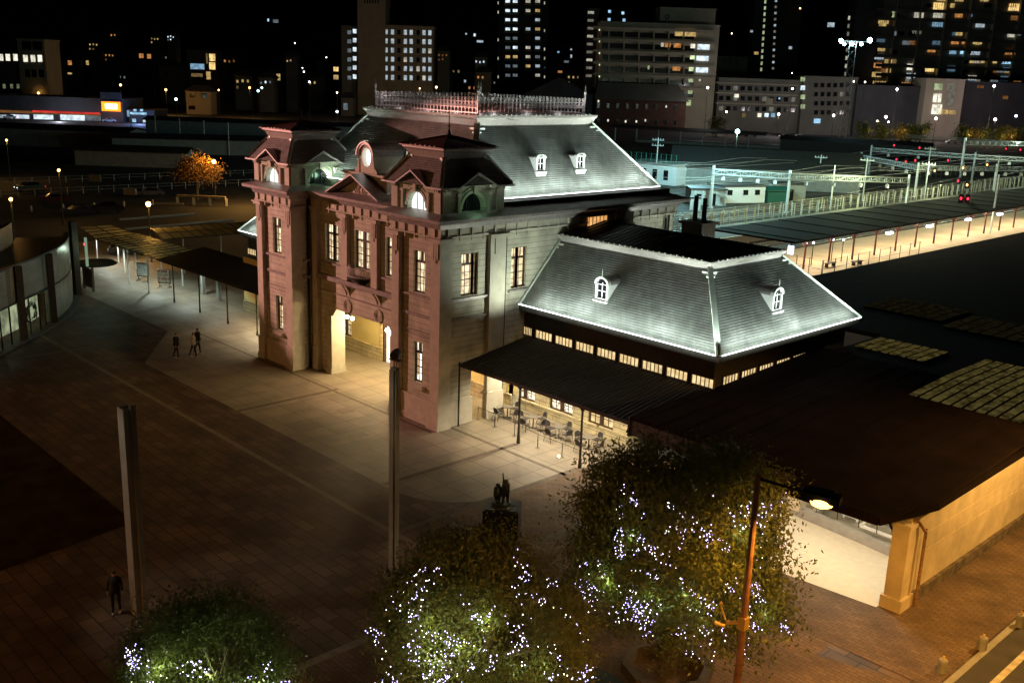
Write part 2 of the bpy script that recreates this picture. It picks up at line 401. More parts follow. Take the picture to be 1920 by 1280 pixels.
# balcony
bc = MB(); N = 14; bx = -10.1
def bp_(t, r, z): return (bx+r*math.cos(t), 1.8-r*.75*math.sin(t), z)
fl = [(bx+1.12*math.cos(math.pi*i/N), 1.8-.86*math.sin(math.pi*i/N)) for i in range(N+1)]
bc.prism(fl[::-1], 7.3, 7.42); bc.prism([(bx+(x-bx)*.7, 1.8+(y-1.8)*.7) for x, y in fl[::-1]], 7.1, 7.3); bc.prism([(bx+(x-bx)*.4, 1.8+(y-1.8)*.4) for x, y in fl[::-1]], 6.93, 7.1)
bal = bc.build('balcony', M['dark'], ST)
rl = MB()
for z in (7.5, 8.05):
    for i in range(N): rl.bar((*fl[i], z), (*fl[i+1], z), .04)
for i in range(2*N+1):
    t = math.pi*i/(2*N); rl.bar((bx+1.12*math.cos(t), 1.8-.86*math.sin(t), 7.42), (bx+1.12*math.cos(t), 1.8-.86*math.sin(t), 8.05), .025)
rl.build('balcony_railing', M['crest'], bal)

# windows (local: facing -Y, centre bottom at origin)
def make_window(w_, h_, double=False, trans=.66, pmat='win', cols=2, surround=True):
    f = MB(); t = .07; y0, y1 = -.02, .1
    f.box(-w_/2, -w_/2+t, y0, y1, 0, h_); f.box(w_/2-t, w_/2, y0, y1, 0, h_); f.box(-w_/2+t, w_/2-t, y0, y1, 0, t); f.box(-w_/2+t, w_/2-t, y0, y1, h_-t, h_)
    tz = h_-trans
    f.box(-w_/2+t, w_/2-t, y0-.01, y1, tz-.06, tz+.06)
    if double: f.box(-.12, .12, y0-.012, y1, t, tz-.06); f.box(-.12, .12, y0-.012, y1, tz+.06, h_-t)
    else: f.box(-.06, .06, y0-.012, y1, tz+.06, h_-t)
    lites = [(-w_/2+t, -.12), (.12, w_/2-t)] if double else [(-w_/2+t, w_/2-t)]
    for a, b in lites:
        nc = cols if double else 3
        for k in range(1, nc): x = a+(b-a)*k/nc; f.box(x-.014, x+.014, .02, .06, t, tz-.06)
        for zz in (.27, .5, .75): z = t+(tz-.06-t)*zz; hh = .03 if zz == .5 else .014; f.box(a, b, .019, .061, z-hh, z+hh)
        for k in range(1, 3 if double else 5):
            x = a+(b-a)*k/(2 if double else 4)
            if abs(x) > .08 and x < b-.02: f.box(x-.012, x+.012, .02, .06, tz+.06, h_-t)
    o = f.build('window', M['wood'], None)
    p = MB().box(-w_/2+t, w_/2-t, .1, .13, t, h_-t).build('pane', M[pmat], None); p.parent = o
    if pmat in ('win', 'winb'):     # curtains drawn to the sides
        c = MB()
        for a, b in lites:
            for s_ in ((a, 1), (b, -1)):
                wd = (b-a)*.22
                for k in range(5):
                    x = s_[0]+s_[1]*wd*(k+.5)/5; 
                    c.add([(x-wd/10,.085,t+.3),(x+wd/10,.075,t+.3),(x+wd/10*1.2,.075,tz-.06),(x-wd/10*1.2,.085,tz-.06),(x-wd/10,.095,t+.3),(x+wd/10,.095,t+.3),(x+wd/10*1.2,.095,tz-.06),(x-wd/10*1.2,.095,tz-.06)],
                          [(0,1,2,3),(5,4,7,6),(0,3,7,4),(1,5,6,2),(3,2,6,7),(0,4,5,1)])
        q = c.build('curtain', M['curtain'], None); q.parent = o
    return o
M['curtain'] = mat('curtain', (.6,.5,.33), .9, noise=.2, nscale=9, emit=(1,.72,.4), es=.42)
def put(proto, x, y, z, rz=0, first=[]):
    L = loc_of(ST)
    c = proto if proto not in first else copy_tree(proto)
    first.append(proto)
    c.parent = ST; c.location = Vector((x, y, z))-L; c.rotation_euler = (0, 0, rz)
    return c
Wa = make_window(1.1, 2.5); Wb = make_window(.9, 2.5, pmat='winb'); Wc = make_window(1.6, 2.5, True); Wd = make_window(1.7, 2.5, True)
Wl = make_window(.9, 2.5)
put(Wa, -2.28, .5, 7.9); put(Wa, -18.05, .5, 7.9)
put(Wb, -2.33, .5, 2.4); put(Wl, -18.0, .5, 2.4)
put(Wc, -13.55, 2.0, 7.9); put(Wc, -6.75, 2.0, 7.9); put(Wd, -10.1, 2.0, 7.9)
We = make_window(1.3, 2.5)
put(We, -.5, 2.5, 7.85, R(90)); put(We, -.5, 6.5, 7.85, R(90))
ow = MB().box(.0,.1,12.25,14.0,11.12,11.82).build('pane', M['orange'], None)
of = MB()
for k in range(6): y = 12.25+k*.35; of.box(.102,.13,y-.02,y+.02,11.12,11.82)
of.box(-.3,.14,12.15,14.1,11.04,11.118).box(-.3,.14,12.15,14.1,11.822,11.88)
of_o = of.build('window', M['wood'], ST); ow.parent = of_o; ow.location = -loc_of(ST)
# downpipes
dp = MB()
for p in ((0.02,5.25,0),(.02,20.6,0),(.02,20.95,0)): dp.cut().tube((p[0]-.2,p[1],p[2]),(p[0]-.2,p[1],12.0),.07)
dp.each('downpipe', M['dark'], ST)
MB().tube((-15.68,1.3,0),(-15.68,1.3,11.9),.08).build('downpipe', M['dark'], ST)
MB().tube((.06,1.55,0),(.06,1.55,4.0),.055).build('downpipe', M['dark'], ST)
# arcade interior
ar = MB()
wall('y', -34, 0, .95, 4.7, 6.4, -1, [(-19.56,-18.0,.95,3.3),(-13.95,-12.9,.95,3.1),(-12.2,-9.2,.95,3.0),(-2.5,-1.5,.95,3.2)], mb=ar, depth=.2)
ar.quad((-19.9,2.72,4.7),(-.72,2.72,4.7),(-.72,6.38,4.7),(-19.9,6.38,4.7)); ar.quad((-13.5,1.82,4.66),(-6.8,1.82,4.66),(-6.8,2.72,4.66),(-13.5,2.72,4.66))
ar.quad((-19.8,.9,0),(-19.8,6.4,0),(-19.8,6.4,4.7),(-19.8,.9,4.7))
ar.build('arcade_wall', M['arcade'], ST)
da = MB(); 
for x0, x1 in ((-34,-13.95),(-9.2,-.35)): da.box(x0,x1,6.25,6.4,0,.85); da.box(x0,x1,6.2,6.4,.85,.95)
da.box(-14.15,-13.95,6.2,6.4,.95,3.4).box(-1.45,-.95,6.1,6.4,.95,4.7)
da.build('dado', M['dado'], ST)
for xx, ww, hh in ((-18.78,1.56,2.35),(-2.0,1.0,2.25)):
    q = make_window(ww, hh, True if ww > 1.2 else False, pmat='curt'if 0 else 'cler'); q.parent = ST; q.location = Vector((xx,6.5,.95))-loc_of(ST)
dr = MB().box(-13.9,-13.75,6.3,6.55,0,3.1).box(-12.95,-12.8,6.3,6.55,0,3.1).box(-13.75,-12.95,6.3,6.55,2.95,3.1)
dro = dr.build('door', M['wood'], ST); MB().box(-13.75,-12.95,6.52,6.56,0,2.95).box(-12.2,-9.2,6.52,6.56,.0,3.0).build('pane', M['winb'], dro)
# arcade lamps
M['globe'] = emat('lamp_globe', (1,.86,.55), 28)
def lamp_pt(name, loc, e, col, r=.08, spot=None, rot=None, blend=.3):
    l = bpy.data.lights.new(name, 'SPOT' if spot else 'POINT'); l.energy = e; l.color = col; l.shadow_soft_size = r
    if spot: l.spot_size = R(spot); l.spot_blend = blend
    o = bpy.data.objects.new(name, l); COL.objects.link(o); o.location = loc
    if rot is not None:
        d = Vector(rot)-Vector(loc); o.rotation_euler = d.to_track_quat('-Z', 'Y').to_euler()
    return o
for i, (xs, yy, lab) in enumerate((((-13.6,-12.95), 3.0, 'hanging lamp with two glowing globes in the left of the entrance porch'), ((-9.0,), 3.0, 'single glowing globe lamp hanging at the right of the entrance porch'))):
    L = thing('hanging_lamp', lab, 'lamp', (sum(xs)/len(xs), yy, 4.7))
    s_ = MB()
    for x in xs: s_.bar((x,yy,4.0),(x,yy,4.7),.03)
    s_.bar((xs[0]-.05,yy,4.5),(xs[-1]+.05,yy,4.5),.03); s_.build('stem', M['dark'], L)
    for x in xs:
        MB().ball((x,yy,3.87),.13,10,6).build('globe', M['globe'], L)
    lamp_pt('porch_light', (sum(xs)/len(xs)+.3, yy+.5, 3.5), 330, (1,.72,.36))
lamp_pt('porch_light', (-11, 4.6, 4.3), 1100, (1,.74,.36)); lamp_pt('porch_light', (-7.5, 4.5, 4.3), 900, (1,.74,.36)); lamp_pt('porch_light', (-1.8, 4.6, 4.2), 420, (1,.74,.36))
# ---------------------------------------------------------------- roofs
LEDW = 19
def slope(mb, A, B, Cc, D, n, h=.036):
    """lapped courses between bottom edge A-B and top edge D-C"""
    A, B, Cc, D = map(Vector, (A, B, Cc, D)); nr = (B-A).cross(D-A).normalized()
    for k in range(n):
        t0, t1 = k/n, (k+1)/n
        a0, b0, a1, b1 = A.lerp(D, t0), B.lerp(Cc, t0), A.lerp(D, t1), B.lerp(Cc, t1)
        mb.quad(a0+nr*h, b0+nr*h, b1, a1)
        mb.quad(a0-nr*.0, b0-nr*.0, b0+nr*h, a0+nr*h)
def mansard(par, e, z0, d, z1, n, smat, sides='fblr', strips='fblr', capw=.16, lip=(.32, .55), led=True, ledw=.055, front=1.0):
    ex0, ex1, ey0, ey1 = e; dx0, dx1, dy0, dy1 = d
    E = [(ex0,ey0,z0),(ex1,ey0,z0),(ex1,ey1,z0),(ex0,ey1,z0)]; Dk = [(dx0,dy0,z1),(dx1,dy0,z1),(dx1,dy1,z1),(dx0,dy1,z1)]
    idx = {'f': (0, 1), 'r': (1, 2), 'b': (2, 3), 'l': (3, 0)}
    m = MB()
    for s_ in sides:
        i, j = idx[s_]; slope(m, E[i], E[j], Dk[j], Dk[i], n)
    rf = m.build('roof', smat, par)
    hp = MB()
    for i in range(4):
        hp.cut(); a, b = Vector(E[i]), Vector(Dk[i])
        adj = [s_ for s_ in sides if i in idx[s_]]
        if not adj: continue
        nrm = Vector(((a.x-b.x), (a.y-b.y), 0)).normalized()*.05+Vector((0,0,.05))
        dr = (b-a).normalized(); pn = dr.cross(Vector((0,0,1))).normalized()*capw*.62
        hp.bar(a+nrm+pn, b+nrm+pn, capw*.55, .12); hp.bar(a+nrm-pn, b+nrm-pn, capw*.55, .12); hp.bar(a+nrm*.6, b+nrm*.6, capw*1.0, .06)
        # scrolled bracket at the head of each hip
        for s_ in adj:
            i0, j0 = idx[s_]; o = Vector(Dk[j0 if i == i0 else i0])
            u_ = (o-b).normalized(); q = b.lerp(a, .07)+u_*capw*.6+nrm*.8
            hp.bar(q, q+u_*capw*2.6, .05, .12); q = b.lerp(a, .12)+u_*capw*.4+nrm*.8; hp.bar(q, q+u_*capw*1.5, .05, .1)
    hp.each('hip_cap', M['cap'], rf)
    path = [(dx0,dy1),(dx0,dy0),(dx1,dy0),(dx1,dy1)]
    if 'b' in sides: closed = True; 
    else: closed = False
    if led:
        for i in range(4):
            adj = [s_ for s_ in sides if i in idx[s_]]
            if len(adj) < 2: continue
            a, b = Vector(E[i]), Vector(Dk[i]); o_ = Vector((a.x-b.x, a.y-b.y, 0)).normalized(); lamp_pt('hip_fill', tuple(a+o_*.7+Vector((0,0,.3))), 1000, (.82,1,.9), r=.06, spot=34, rot=tuple(a.lerp(b,.6)), blend=.8)  # added fill spot brightening the hip, no fitting
    pr = sweep(path, [(-.3,z1-.3),(.12,z1-.32),(.15,z1-.2),(.06,z1-.14),(.1,z1+.0),(lip[0]*.6,z1+lip[1]*.55),(lip[0],z1+lip[1]*.75),(lip[0],z1+lip[1]),(-.3,z1+lip[1]*.95)], closed)
    cr = pr.build('roof_cornice', M['capw'] if 'capw' in M else M['cap'], par)
    tm = MB()
    for k, s_ in enumerate(sides):
        i, j = idx[s_]; a, b = Vector(Dk[i]), Vector(Dk[j]); L_ = (b-a).length; nn = max(3, int(L_/.42)); u_ = (b-a)/L_; nv = Vector((u_.y, -u_.x, 0))
        for q in range(1, nn): c = a+u_*L_*q/nn+nv*(lip[0]-.02)+Vector((0,0,lip[1]+.03)); tm.obox(c, u_*.03, nv*.03, (0,0,.04))
        w_ = .1                                         # scalloped fringe of lead under the cornice
        nn = int(L_/w_)
        for q in range(4, nn-4):
            c = a+u_*w_*(q+.5)+nv*.14+Vector((0,0,-.36)); tm.obox(c, u_*.036, nv*.012+Vector((0,0,-.0)), Vector((0,0,-.07)))
    tm.build('roof_studs', M['cap'], cr)
    if led:
        ld = MB()
        for s_ in strips:
            i, j = idx[s_]; a, b = Vector(E[i]), Vector(E[j]); u_ = (b-a).normalized(); nv = Vector((u_.y, -u_.x, 0))
            ld.cut().bar(a+nv*.14+Vector((0,0,.05))+u_*.12, b+nv*.14+Vector((0,0,.05))-u_*.12, ledw, ledw)
        ld.each('eave_light', M['led'], rf)
        for s_ in strips:
            i, j = idx[s_]; a, b = Vector(E[i]), Vector(E[j]); u_ = (b-a).normalized(); nv = Vector((u_.y, -u_.x, 0)); L_ = (b-a).length-1.6
            al = bpy.data.lights.new('eave_fill', 'AREA'); al.shape = 'RECTANGLE'; al.size = L_; al.size_y = .08; al.energy = LEDW*L_*(front if s_ == 'f' else 1); al.spread = R(80); al.color = (.86,1,.94)  # fill area light carrying the strip's glow, no fitting of its own
            aw = al.copy(); aw.spread = R(180); aw.energy = LEDW*1.25*L_*(front if s_ == 'f' else 1); aw.color = (.84,1,.88)
            ao = bpy.data.objects.new('eave_fill', al); COL.objects.link(ao); ao.location = (a+b)/2+u_*((.55 if a.y < 7 and a.x < 1 and par is ST and z0 < 8 else 0))+nv*.3+Vector((0,0,.14))
            sl_ = (Vector((*Dk[i], )).lerp(Vector(Dk[j]), .5)-(a+b)/2); sl_ -= u_*sl_.dot(u_); zdir = (sl_.normalized()*1.0+nv*-.02).normalized(); ax_ = u_; ay = zdir.cross(ax_)*-1
            ao.rotation_euler = Matrix((ax_, (-zdir).cross(ax_), -zdir)).transposed().to_euler()
            a2 = ao.copy(); a2.data = aw; COL.objects.link(a2); a2.location = ao.location+nv*.35+Vector((0,0,.1))
    return rf
M['capw'] = mat('pale_zinc', (.33,.30,.27), .5, .1, noise=.12, nscale=5)
DK = (-15.4, -4.1, 6.2, 16.6)
mansard(ST, (-19.1,-1.2,3.3,20.9), 13.2, DK, 17.45, 34, M['slate'], capw=.2, front=.55)
# dark parapet gutter between the cornice and the main roof
gt = MB(); gt.box(-19.5,-.55,3.0,21.3,12.6,13.12)
gt.build('parapet_gutter', M['gutter'], ST)
dk = MB(); zt = 18.0
dk.box(DK[0]-.1, DK[1]+.1, DK[2]-.1, DK[3]+.1, 17.7, zt-.03)
dk.add([(DK[0]-.05,DK[2]-.05,zt-.02),(DK[1]+.05,DK[2]-.05,zt-.02),(DK[1]+.05,DK[3]+.05,zt-.02),(DK[0]-.05,DK[3]+.05,zt-.02),(-12,11.4,zt+.45),(-7.5,11.4,zt+.45)],
       [(0,1,5,4),(1,2,5),(2,3,4,5),(3,0,4)])
dk.build('roof_deck', mat('red_brown_metal', (.10,.045,.035), .5, .3, noise=.3), ST)
# cresting: iron railing round the deck
CR = thing('roof_cresting', 'pale ornamental iron cresting with loops and spikes round the top of the main roof', 'railing', (-9.75, 11.4, 18.0))
cx0, cx1, cy0, cy1 = DK[0]+.5, DK[1]-.2, DK[2]+.2, DK[3]-.5
cp = [(cx0,cy0),(cx1,cy0),(cx1,cy1),(cx0,cy1)]
cm = MB(); zb = 18.0
for i in range(4):
    a, b = Vector((*cp[i], 0)), Vector((*cp[(i+1) % 4], 0)); L_ = (b-a).length; u_ = (b-a)/L_; n = int(L_/.34)
    for z, t in ((zb+.12,.06),(zb+.42,.04),(zb+.78,.05)): cm.bar(a+Vector((0,0,z)), b+Vector((0,0,z)), t)
    for k in range(n):
        p = a+u_*L_*(k+.5)/n; hh = 1.02 if k % 2 else .9
        cm.bar(p+Vector((0,0,zb)), p+Vector((0,0,zb+hh)), .035)
        cm.ball(p+Vector((0,0,zb+hh)), .055, 5, 3)
        for s_ in (-1, 1):
            q = p+u_*s_*.1; cm.bar(p+Vector((0,0,zb+.8)), q+Vector((0,0,zb+.98)), .03); cm.bar(q+Vector((0,0,zb+.98)), p+u_*s_*.03+Vector((0,0,zb+1.08)), .03)
            cm.bar(p+u_*s_*.02+Vector((0,0,zb+.3)), p+u_*s_*.13+Vector((0,0,zb+.55)), .025); cm.bar(p+u_*s_*.13+Vector((0,0,zb+.55)), p+u_*s_*.02+Vector((0,0,zb+.76)), .025)
cm.build('railing', M['crest'], CR)
for x in (-14,-11,-8,-5.5): lamp_pt('cresting_light', (x,cy0+1.3,18.75), 22, (1,.9,.92), r=.1)
for y in (9,12,15): lamp_pt('cresting_light', (cx1-1.3,y,18.75), 34, (1,.95,.95), r=.1)
for x, y in cp:
    q = MB(); q.bar((x,y,zb),(x,y,zb+1.5),.09).tube((x,y,zb+1.5),(x,y,zb+1.95),.05,.01,6).ball((x,y,zb+1.45),.1,6,4).ball((x,y,zb+1.15),.08,6,4); q.build('corner_post', M['crest'], CR)

# arch-topped wall panel with gable, local: facing -Y, centre base at origin
def arch_panel(mb, hw, h, peak, r, zb, fr):
    """fr maps (u, depth, z) to world"""
    N = 14; pts = [(r*math.cos(math.pi*i/N), zb+r*math.sin(math.pi*i/N)) for i in range(N+1)]
    def top(u):
        g_ = 1.35
        return h if abs(u) >= g_ else h+(peak-h)*(1-abs(u)/g_)
    us = [hw]+([1.35] if hw > 1.35 else [])+[p[0] for p in pts]+([-1.35] if hw > 1.35 else [])+[-hw]
    for i in range(N):
        (u0, z0), (u1, z1) = pts[i], pts[i+1]
        if u0*u1 < 0: pass
        mb.quad(fr(u0,0,z0), fr(u1,0,z1), fr(u1,0,top(u1)), fr(u0,0,top(u0)))
        mb.quad(fr(u0,0,z0), fr(u0,.35,z0), fr(u1,.35,z1), fr(u1,0,z1))
    for s_ in (1, -1):
        for ua, ub in (((r, 1.35), (1.35, hw)) if hw > 1.35 else ((r, hw),)):
            mb.quad(fr(s_*ua,0,0), fr(s_*ub,0,0), fr(s_*ub,0,top(ub)), fr(s_*ua,0,top(ua)))
        mb.quad(fr(s_*r,0,0), fr(s_*r,.35,0), fr(s_*r,.35,zb), fr(s_*r,0,zb))
    if zb > 0: mb.quad(fr(r,0,zb), fr(r,0,0), fr(r,0,0), fr(r,0,zb)) if 0 else None
M['belv'] = brickmat('belvedere_stone', (.47,.47,.36), (.44,.44,.33), (.2,.2,.14), 1.2, .36, .014)
def belvedere(x0, x1, y0, y1, lit):
    cx, cy = (x0+x1)/2, (y0+y1)/2; z0 = 12.82; zw = 14.2
    wb = MB()
    faces = [('f', lambda u, d, z: (cx+u, y0+d, z0+z), (x1-x0)/2), ('r', lambda u, d, z: (x1-d, cy+u, z0+z), (y1-y0)/2),
             ('l', lambda u, d, z: (x0+d, cy-u, z0+z), (y1-y0)/2), ('b', lambda u, d, z: (cx-u, y1-d, z0+z), (x1-x0)/2)]
    for nm, fr, hw in faces: arch_panel(wb, hw, zw-z0, 2.12, .86, .18, fr)
    W = wb.build('belvedere_wall', M['belv'], ST)
    tr = MB(); pn = {True: MB(), False: MB()}
    for nm, fr, hw in faces:
        pm = pn[nm in lit].cut()
        N = 14
        pts = [(.86*math.cos(math.pi*i/N), .18+.86*math.sin(math.pi*i/N)) for i in range(N+1)]
        pm.add([fr(.86,.33,.0)]+[fr(u,.33,z) for u, z in pts]+[fr(-.86,.33,.0)], [tuple(range(len(pts)+2))])
        for i in range(N): tr.bar(fr(pts[i][0]*1.1,-.03,pts[i][1]*1.1), fr(pts[i+1][0]*1.1,-.03,pts[i+1][1]*1.1), .1, .16)
        for i in range(N): tr.bar(fr(pts[i][0]*1.32,-.02,pts[i][1]*1.32-.03), fr(pts[i+1][0]*1.32,-.02,pts[i+1][1]*1.32-.03), .06, .08)
        tr.obox(fr(0,-.1,1.35), Vector(fr(.12,0,0))-Vector(fr(0,0,0)), Vector(fr(0,.12,0))-Vector(fr(0,0,0)), (0,0,.3))
        for s_ in (-1, 1):
            for uu in (1.18,): 
                tr.obox(fr(s_*uu,-.08,.5), Vector(fr(.09,0,0))-Vector(fr(0,0,0)), Vector(fr(0,.09,0))-Vector(fr(0,0,0)), (0,0,.5))
                tr.obox(fr(s_*uu,-.09,1.05), Vector(fr(.15,0,0))-Vector(fr(0,0,0)), Vector(fr(0,.12,0))-Vector(fr(0,0,0)), (0,0,.06))
            tr.obox(fr(s_*(hw-.28),-.05,.62), Vector(fr(.28,0,0))-Vector(fr(0,0,0)), Vector(fr(0,.06,0))-Vector(fr(0,0,0)), (0,0,.62))
            for q in range(3): tr.obox(fr(s_*(hw-.28+.16*(q-1)),-.14,1.28), Vector(fr(.045,0,0))-Vector(fr(0,0,0)), Vector(fr(0,.1,0))-Vector(fr(0,0,0)), (0,0,.09))
    tr.build('belvedere_trim', M['pilaster'], W)
    for k, m_ in ((True, M['arch']), (False, M['black'])):
        if pn[k].v: pn[k].each('arch_window', m_, W)
    mu = MB()
    for nm, fr, hw in faces:
        for u in (-.4,-.12,.16,.44) if 0 else (-.27,.27): mu.bar(fr(u,.28,.02), fr(u,.28,.18+.84*math.sqrt(max(0,1-(u/.86)**2))), .04)
    mu.build('arch_mullion', M['dark'], W)
    # eaves broken by a gable on each side
    ev = MB(); o = .5; pk = z0+2.12+.1
    for nm, fr, hw in faces:
        ze = zw-z0+.02
        seq = [(hw+o, ze), (1.45, ze), (0, 2.2), (-1.45, ze), (-hw-o, ze)]
        for (ua, za), (ub, zb_) in zip(seq, seq[1:]):
            ia = .0; depth_in = 1.5 if abs(ua-ub) < 2 and (ua == 0 or ub == 0) else .4
            A, B = fr(ua, -o, za), fr(ub, -o, zb_)
            if ua == 0 or ub == 0: C1, D1 = fr(ub, 1.7, zb_), fr(ua, 1.7, za)
            else:
                ka = hw+o
                C1 = fr(max(-hw, min(hw, ub)), .0, zb_); D1 = fr(max(-hw, min(hw, ua)), .0, za)
            T = .09
            vs = [A, B, C1, D1]; vt = [(p[0], p[1], p[2]+T) for p in vs]
            ev.add(vs+vt, [(0,1,2,3),(7,6,5,4),(0,4,5,1),(1,5,6,2),(2,6,7,3),(3,7,4,0)])
    ev.build('gable_eave', M['ledge'], W)
    mansard(W, (x0-.35,x1+.35,y0-.35,y1+.35), zw+.12, (x0+.75,x1-.75,y0+.75,y1-.75), 15.85, 16, M['slate_t'], led=False, capw=.11, lip=(.38,.55))
    tp = MB(); a0, a1, b0, b1, zz = x0+.35, x1-.35, y0+.35, y1-.35, 16.42
    tp.box(a0-.12,a1+.12,b0-.12,b1+.12,zz-.06,zz); tp.add([(a0,b0,zz+.002),(a1,b0,zz+.002),(a1,b1,zz+.002),(a0,b1,zz+.002),(cx,cy,zz+.55)], [(0,1,4),(1,2,4),(2,3,4),(3,0,4)])
    for i in range(4):
        p = [(a0,b0),(a1,b0),(a1,b1),(a0,b1)][i]; tp.bar((*p, zz+.03), (cx,cy,zz+.58), .07)
    for k in range(-2, 3):
        tp.bar((a0+.03,cy+k*.45,zz+.03), (cx-abs(k)*.35,cy+k*.45,zz+.5-.1*abs(k)), .05); tp.bar((a1-.03,cy+k*.45,zz+.03), (cx+abs(k)*.35,cy+k*.45,zz+.5-.1*abs(k)), .05)
    tp.build('cap_roof', M['deckr'], W)
    sp = MB(); sp.tube((cx,cy,zz+.4),(cx,cy,zz+.9),.16,.05,8).tube((cx,cy,zz+.9),(cx,cy,18.6),.035,.015,6).ball((cx,cy,17.5),.08,6,4).ball((cx,cy,17.05),.11,6,4)
    sp.build('finial', M['dark'], W)
M['deckr'] = mat('rusty_metal_cap', (.12,.06,.05), .5, .3, noise=.3)
belvedere(-4.5, 0, .05, 4.7, 'f'); belvedere(-20.25, -15.75, .05, 4.7, 'f')

# pediment and oculus gable
pd = MB(); hw, zb, za, yf = 2.75, 12.62, 13.98, 1.75
pd.add([(-10.15-hw+.2,yf,zb),(-10.15+hw-.2,yf,zb),(-10.15,yf,za-.1)], [(0,1,2)])
pd.build('pediment', M['stone'], ST)
pr = MB()
for s_ in (-1, 1):
    for o, y0_, y1_, t in ((0, .95, 3.4, .09), (-.16, 1.2, 3.2, .14)):
        a = Vector((-10.15+s_*(hw+.1+o), 0, zb+.02)); b = Vector((-10.15, 0, za+.02+o*.5)); dv = (b-a)
        for yy0, yy1 in ((y0_, y1_),):
            vs = [(a.x,yy0,a.z),(b.x,yy0,b.z),(b.x,yy1,b.z),(a.x,yy1,a.z)]; vt = [(p[0],p[1],p[2]+t) for p in vs]
            pr.add(vs+vt, [(0,1,2,3),(7,6,5,4),(0,4,5,1),(1,5,6,2),(2,6,7,3),(3,7,4,0)])
pr.build('pediment_roof', M['ledge'], ST)
om = MB()
for s_ in (-1,1):
    for k in range(3): om.bar((-10.15+s_*(.12+.16*k),1.72,12.75),(-10.15+s_*(.3+.22*k),1.72,13.35-.16*k),.07,.06)
om.ball((-10.15,1.72,13.3),.16,8,5); om.build('carved_ornament', M['pilaster'], ST)
oc = MB(); cx = -10.15; yo = 2.1
oc.box(cx-2.3,cx+2.3,yo,yo+.9,12.8,13.95); oc.box(cx-2.45,cx+2.45,yo-.12,yo+1.0,13.95,14.1)
# front with oval hole
N = 24; ov = [(cx+.47*math.cos(2*math.pi*i/N), 15.08+.6*math.sin(2*math.pi*i/N)) for i in range(N)]
bo = []
for i in range(N):
    t = 2*math.pi*i/N; c_, s_ = math.cos(t), math.sin(t)
    if s_ >= 0: bo.append((cx+.72*c_, 15.15+.78*s_))
    else: bo.append((cx+(.72 if c_ > .35 else -.72 if c_ < -.35 else .72*c_/.35), 15.15-1.05*min(1, abs(s_)*1.35)))
for i in range(N):
    j = (i+1) % N
    oc.quad((ov[i][0],yo+.1,ov[i][1]),(ov[j][0],yo+.1,ov[j][1]),(bo[j][0],yo+.1,bo[j][1]),(bo[i][0],yo+.1,bo[i][1]))
    oc.quad((ov[i][0],yo+.1,ov[i][1]),(ov[i][0],yo+.5,ov[i][1]),(ov[j][0],yo+.5,ov[j][1]),(ov[j][0],yo+.1,ov[j][1]))
for s_ in (-1, 1):
    prf = [(0,14.1),(1.1,14.1),(1.05,14.3),(.86,14.4),(.78,14.65),(.72,14.9),(0,14.9)]
    oc.add([(cx+s_*.7,yo+.05,14.1),(cx+s_*1.2,yo+.05,14.1),(cx+s_*1.15,yo+.05,14.32),(cx+s_*.92,yo+.05,14.45),(cx+s_*.8,yo+.05,14.95),(cx+s_*.7,yo+.05,14.95),
            (cx+s_*.7,yo+.3,14.1),(cx+s_*1.2,yo+.3,14.1),(cx+s_*1.15,yo+.3,14.32),(cx+s_*.92,yo+.3,14.45),(cx+s_*.8,yo+.3,14.95),(cx+s_*.7,yo+.3,14.95)],
           [(0,1,2,3,4,5),(11,10,9,8,7,6),(1,7,8,2),(2,8,9,3),(3,9,10,4)])
oc.quad((cx+.72,yo+.1,14.1),(cx+.72,yo+2.6,14.1),(cx+.72,yo+2.6,15.15),(cx+.72,yo+.1,15.15)); oc.quad((cx-.72,yo+.1,14.1),(cx-.72,yo+2.6,14.1),(cx-.72,yo+2.6,15.15),(cx-.72,yo+.1,15.15))
OG = oc.build('oculus_gable', M['pilaster'], ST)
MB().add([(x,yo+.45,z) for x, z in ov], [tuple(range(N))]).build('oculus_window', emat('oculus_glow', (1,1,.97), 3.2), OG)
ob = MB(); n = 12
for i in range(n):
    t0, t1 = math.pi*i/n, math.pi*(i+1)/n
    for r_, y0_, y1_ in ((.84, yo-.02, yo+3.0), (.95, yo-.08, yo+.12)):
        a = (cx+r_*math.cos(t0), 15.15+r_*math.sin(t0)); b = (cx+r_*math.cos(t1), 15.15+r_*math.sin(t1))
        a2 = (cx+(r_-.1)*math.cos(t0), 15.15+(r_-.1)*math.sin(t0)); b2 = (cx+(r_-.1)*math.cos(t1), 15.15+(r_-.1)*math.sin(t1))
        ob.add([(a[0],y0_,a[1]),(b[0],y0_,b[1]),(b[0],y1_,b[1]),(a[0],y1_,a[1]),(a2[0],y0_,a2[1]),(b2[0],y0_,b2[1]),(b2[0],y1_,b2[1]),(a2[0],y1_,a2[1])], [(0,1,2,3),(4,7,6,5),(0,4,5,1),(3,2,6,7)])
ob.build('barrel_roof', M['ledge'], OG)

